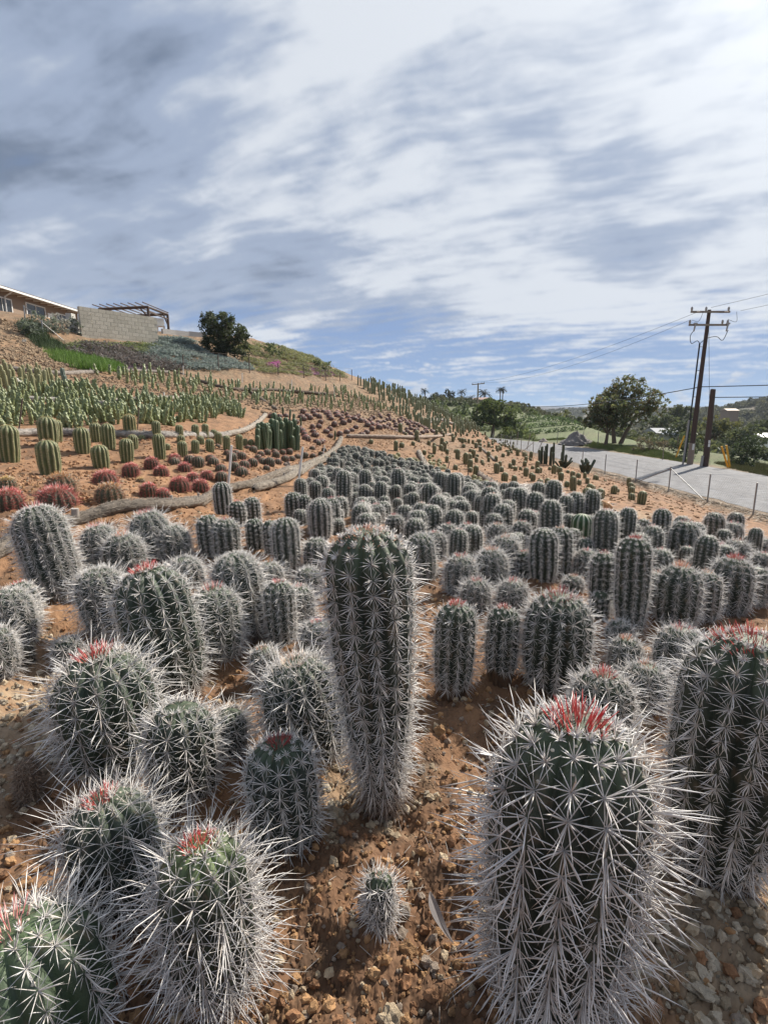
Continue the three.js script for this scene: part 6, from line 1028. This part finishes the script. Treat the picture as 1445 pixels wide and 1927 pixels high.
// ---- stones, clods, litter
{
  const rnd = makeRandom(31);
  function stoneShape(seed, detail = 1) { const g = new THREE.IcosahedronGeometry(1, detail), p = g.attributes.position; for (let i = 0; i < p.count; i++) { const x = p.getX(i), y = p.getY(i), z = p.getZ(i), n = 1 + 0.38 * noise3(x * 1.1 + seed, y * 1.1, z * 1.1) + 0.14 * noise3(x * 3, y * 3 + seed, z * 3); p.setXYZ(i, x * n, y * n * 0.72, z * n); } g.computeVertexNormals(); return g; }
  const tones = [[0.47, 0.37, 0.25], [0.40, 0.23, 0.11], [0.29, 0.15, 0.075], [0.52, 0.44, 0.33], [0.30, 0.24, 0.19]], stoneMaterial = paint(1, 1, 1, 0.95, 0, { bumpMap: soilBump, bumpScale: 0.004 }), d = new THREE.Object3D();
  for (let kind = 0; kind < 3; kind++) {
    const Mx = [], C = [];
    for (let k = 0; k < 9000; k++) {
      const r = 0.7 + 6.5 * Math.pow(rnd(), 1.7), a = (rnd() - 0.5) * 1.7, x = r * Math.sin(a), z = -r * Math.cos(a);
      let pale = 0; for (const [gx, gz, rr] of gravelSpots) pale = Math.max(pale, patch(x, z, gx, gz, rr));
      if (rnd() > 0.5 + 0.5 * pale) continue;
      const s = 0.0035 + 0.011 * Math.pow(rnd(), 3.2) * (1 + pale * 0.1) + 0.0007 * r; d.position.set(x, surface(x, z) + s * 0.25, z); d.rotation.set(rnd() * 6, rnd() * 6, rnd() * 6); d.scale.setScalar(s); d.updateMatrix(); Mx.push(d.matrix.clone());
      const t = pale > 0.3 && rnd() < 0.8 ? (rnd() < 0.6 ? 3 : 0) : [0, 1, 1, 2, 2, 1, 4][Math.floor(rnd() * 6.99)], q = 0.75 + 0.5 * rnd(); C.push(new THREE.Color().setRGB(...tones[t].map((v) => v * q)));
    }
    instanced('pebbles', stoneShape(kind * 3.3, 1), stoneMaterial, Mx, C, ['rounded small pebbles strewn over the reddish soil', 'angular grit and crumbs of earth on the soil', 'mixed pale and brown small stones on the soil'][kind], 'pebbles');
  }
  {
    const put = (name, label, polys, a, b) => { const Mx = [], C = []; for (const q of polys) { const [m, c] = scatter(q[0], q[1], q[2], q[3], a, b); Mx.push(...m); C.push(...c); } instanced(name, stoneShape(44, 1), stoneMaterial, Mx, C, label, 'clods'); };
    put('hill_clods', 'clods and small stones over the dry upper hill', [[[[-40, 735], [0, 600], [60, 606], [100, 660], [210, 700], [330, 705], [450, 735], [700, 755], [830, 815], [640, 780], [500, 780], [460, 760], [300, 745]], 6500, 51, 0.05], [[[40, 650], [0, 600], [60, 606], [95, 660], [180, 700], [-30, 700]], 900, 54, 0.07]], [0.17, 0.115, 0.07], [0.36, 0.26, 0.165]);
    put('bed_clods', 'clods and crumbs of red earth between the barrel and column cacti', [[[[-60, 985], [-60, 825], [450, 822], [520, 790], [830, 822], [640, 850], [560, 890], [380, 945], [120, 975]], 5200, 52, 0.022]], [0.22, 0.105, 0.05], [0.40, 0.23, 0.12]);
    put('slope_clods', 'clods and crumbs of earth on the slope by the road fence', [[[[660, 855], [720, 828], [930, 818], [1100, 890], [1250, 930], [1440, 990], [1300, 1010], [1100, 965], [960, 930], [850, 890]], 4200, 53, 0.035]], [0.22, 0.11, 0.055], [0.42, 0.27, 0.15]);
  }
  const shapes = [0, 1, 2, 3].map((k) => stoneShape(20 + k * 5, 2)), mats = tones.map((t) => paint(...t, 0.95, 0, { bumpMap: soilBump, bumpScale: 0.01 }));
  const rock = (label, u, v, w, tone, group, flat = 1) => { const g = ground(u, v), s = w / 2 * depthOf(g) / FOCAL, m = single('stone', shapes[Math.floor(rnd() * 3.99)], mats[tone], label, 'stone', group, [g.x, surface(g.x, g.z) + s * 0.2, g.z]); m.scale.set(s, s * flat, s); m.rotation.set(rnd(), rnd() * 6, rnd()); };
  rock('pale yellow broken stone cut by the bottom edge in the middle', 738, 1912, 52, 0); rock('orange lump on bare soil between the central and free-standing cactus', 828, 1388, 24, 1); rock('largest grey stone in the gravel at the bottom right', 1318, 1858, 50, 3, null, 0.7); rock('brownish boulder by the pale gravel patch at the field edge', 1136, 958, 28, 1); rock('white stone under the small cardons at the left edge', 82, 1152, 18, 3); rock('flat pale stone on the bare slope under the house', 45, 645, 14, 3, null, 0.4); rock('dark lump beside the wattle near the second white pole', 540, 877, 14, 4); rock('pale brown stone at the left foot of the bristling long spined cardon', 270, 1862, 28, 0); rock('brown clod right of the knee-high seedling', 768, 1785, 32, 1);
  const many = (label, group, list, tone) => list.forEach(([u, v, w]) => rock(label, u, v, w * 0.5, tone, group, 0.75));
  many('white pebble in the gravel bed left of the crimson crowned globe', 'white pebbles at the left', [[40, 1290, 20], [25, 1335, 16], [60, 1345, 14], [20, 1370, 18], [85, 1310, 12], [35, 1400, 14], [8, 1420, 16], [62, 1382, 12], [15, 1300, 12], [48, 1255, 14], [90, 1355, 10], [75, 1270, 10], [30, 1245, 18]], 3);
  many('pale stone in the gravel at the bottom right corner', 'pale stones at the bottom right', [[1365, 1880, 26], [1400, 1900, 22], [1290, 1895, 24], [1345, 1910, 20], [1420, 1870, 20], [1260, 1800, 22], [1335, 1770, 24], [1300, 1740, 16], [1385, 1830, 18], [1430, 1915, 26], [1270, 1860, 18], [1350, 1835, 16], [1310, 1790, 14], [1280, 1770, 12]], 3);
  many('orange brown clod on the soil around the knee-high seedling', 'orange brown clods in front', [[580, 1750, 22], [600, 1800, 26], [640, 1690, 16], [560, 1820, 18], [770, 1690, 18], [800, 1620, 20], [850, 1560, 16], [690, 1830, 22], [640, 1870, 24], [820, 1810, 22], [880, 1660, 18], [760, 1600, 14], [590, 1700, 14], [850, 1880, 24], [540, 1890, 22], [730, 1780, 14], [660, 1760, 14], [790, 1570, 14]], 1);
  // a dead leaf and fallen thorns
  const g = ground(822, 1720), B = new Builder(), n = 14; for (let k = 0; k <= n; k++) { const s = k / n, w = 0.011 * Math.sin(Math.PI * Math.pow(s, 0.8)) + 0.0006, x = 0.03 * s * s, y = 0.022 * Math.sin(s * 2.2) + 0.006, z = -0.06 + 0.13 * s; for (const q of [-1, 0, 1]) B.vertex(x + q * w, y + (q ? 0.005 : 0), z, q * 0.4, 0.9, 0, [0.27, 0.25, 0.25]); if (k) { const a = k * 3; B.i.push(a, a + 1, a - 3, a + 1, a - 2, a - 3, a + 1, a + 2, a - 2, a + 2, a - 1, a - 2); } }
  const lf = single('dead_leaf', B.geometry(), leafMaterial, 'curled grey dead leaf on the soil left of the largest cardon', 'leaf', null, [g.x, surface(g.x, g.z) + 0.012, g.z]); lf.rotation.set(0.25, 0.15, 0.3);
  const T = new Builder(); for (let k = 0; k < 900; k++) { const r = 0.75 + 2.6 * rnd(), a = (rnd() - 0.5) * 1.3, x = r * Math.sin(a), z = -r * Math.cos(a), b = rnd() * 6.28; T.thorn(V(x, surface(x, z) + 0.006, z), V(Math.cos(b), 0.12 * (rnd() - 0.2), Math.sin(b)).normalize(), 0.02 + 0.03 * rnd(), 0.0011, [0.3, 0.26, 0.22], [0.55, 0.52, 0.48]); }
  tag(part('fallen_thorns', T.geometry(), spineMaterial), 'fallen thorns lying on the soil between the nearest cacti', 'litter', null, 'stuff');
  // dry brush and twigs right of the packed strip
  const S = new Builder(), poly = [[960, 912], [1010, 912], [1090, 940], [1150, 955], [1110, 965], [1040, 955], [985, 938]].map(([u, v]) => { const p = ground(u, v); return [p.x, p.z]; }); for (let k = 0; k < 16000; k++) { const x = lerp(2, 9, rnd()), z = -lerp(7, 17, rnd()), b = rnd() * 6.28; if (!inside(poly, x, z)) continue; const c = mix3([0.13, 0.11, 0.10], [0.34, 0.31, 0.29], rnd()); S.thornLow(V(x, height(x, z) + 0.03 * rnd(), z), V(Math.cos(b), 0.35 * (rnd() - 0.2), Math.sin(b)).normalize(), 0.08 + 0.25 * rnd(), 0.010, c); }
  tag(part('dry_brush', S.geometry(), spineMaterial), 'grey heap of dry brush between the strip and the road slope', 'brush', null, 'stuff');
  const E = new Builder(); for (let k = 0; k < 2600; k++) { const z = -10 - 24 * rnd(), x = roadLeft(z) - 0.35 - 1.7 * rnd() * rnd(), b = rnd() * 6.28, c = mix3([0.10, 0.075, 0.05], [0.30, 0.23, 0.15], rnd()); E.thornLow(V(x, height(x, z), z), V(Math.cos(b), 0.5 * rnd(), Math.sin(b)).normalize(), 0.1 + 0.25 * rnd(), 0.009, c); }
  tag(part('dry_weeds', E.geometry(), spineMaterial), 'dry weeds along the foot of the road fence', 'weeds', null, 'stuff');
}
renderer.render(scene, camera);
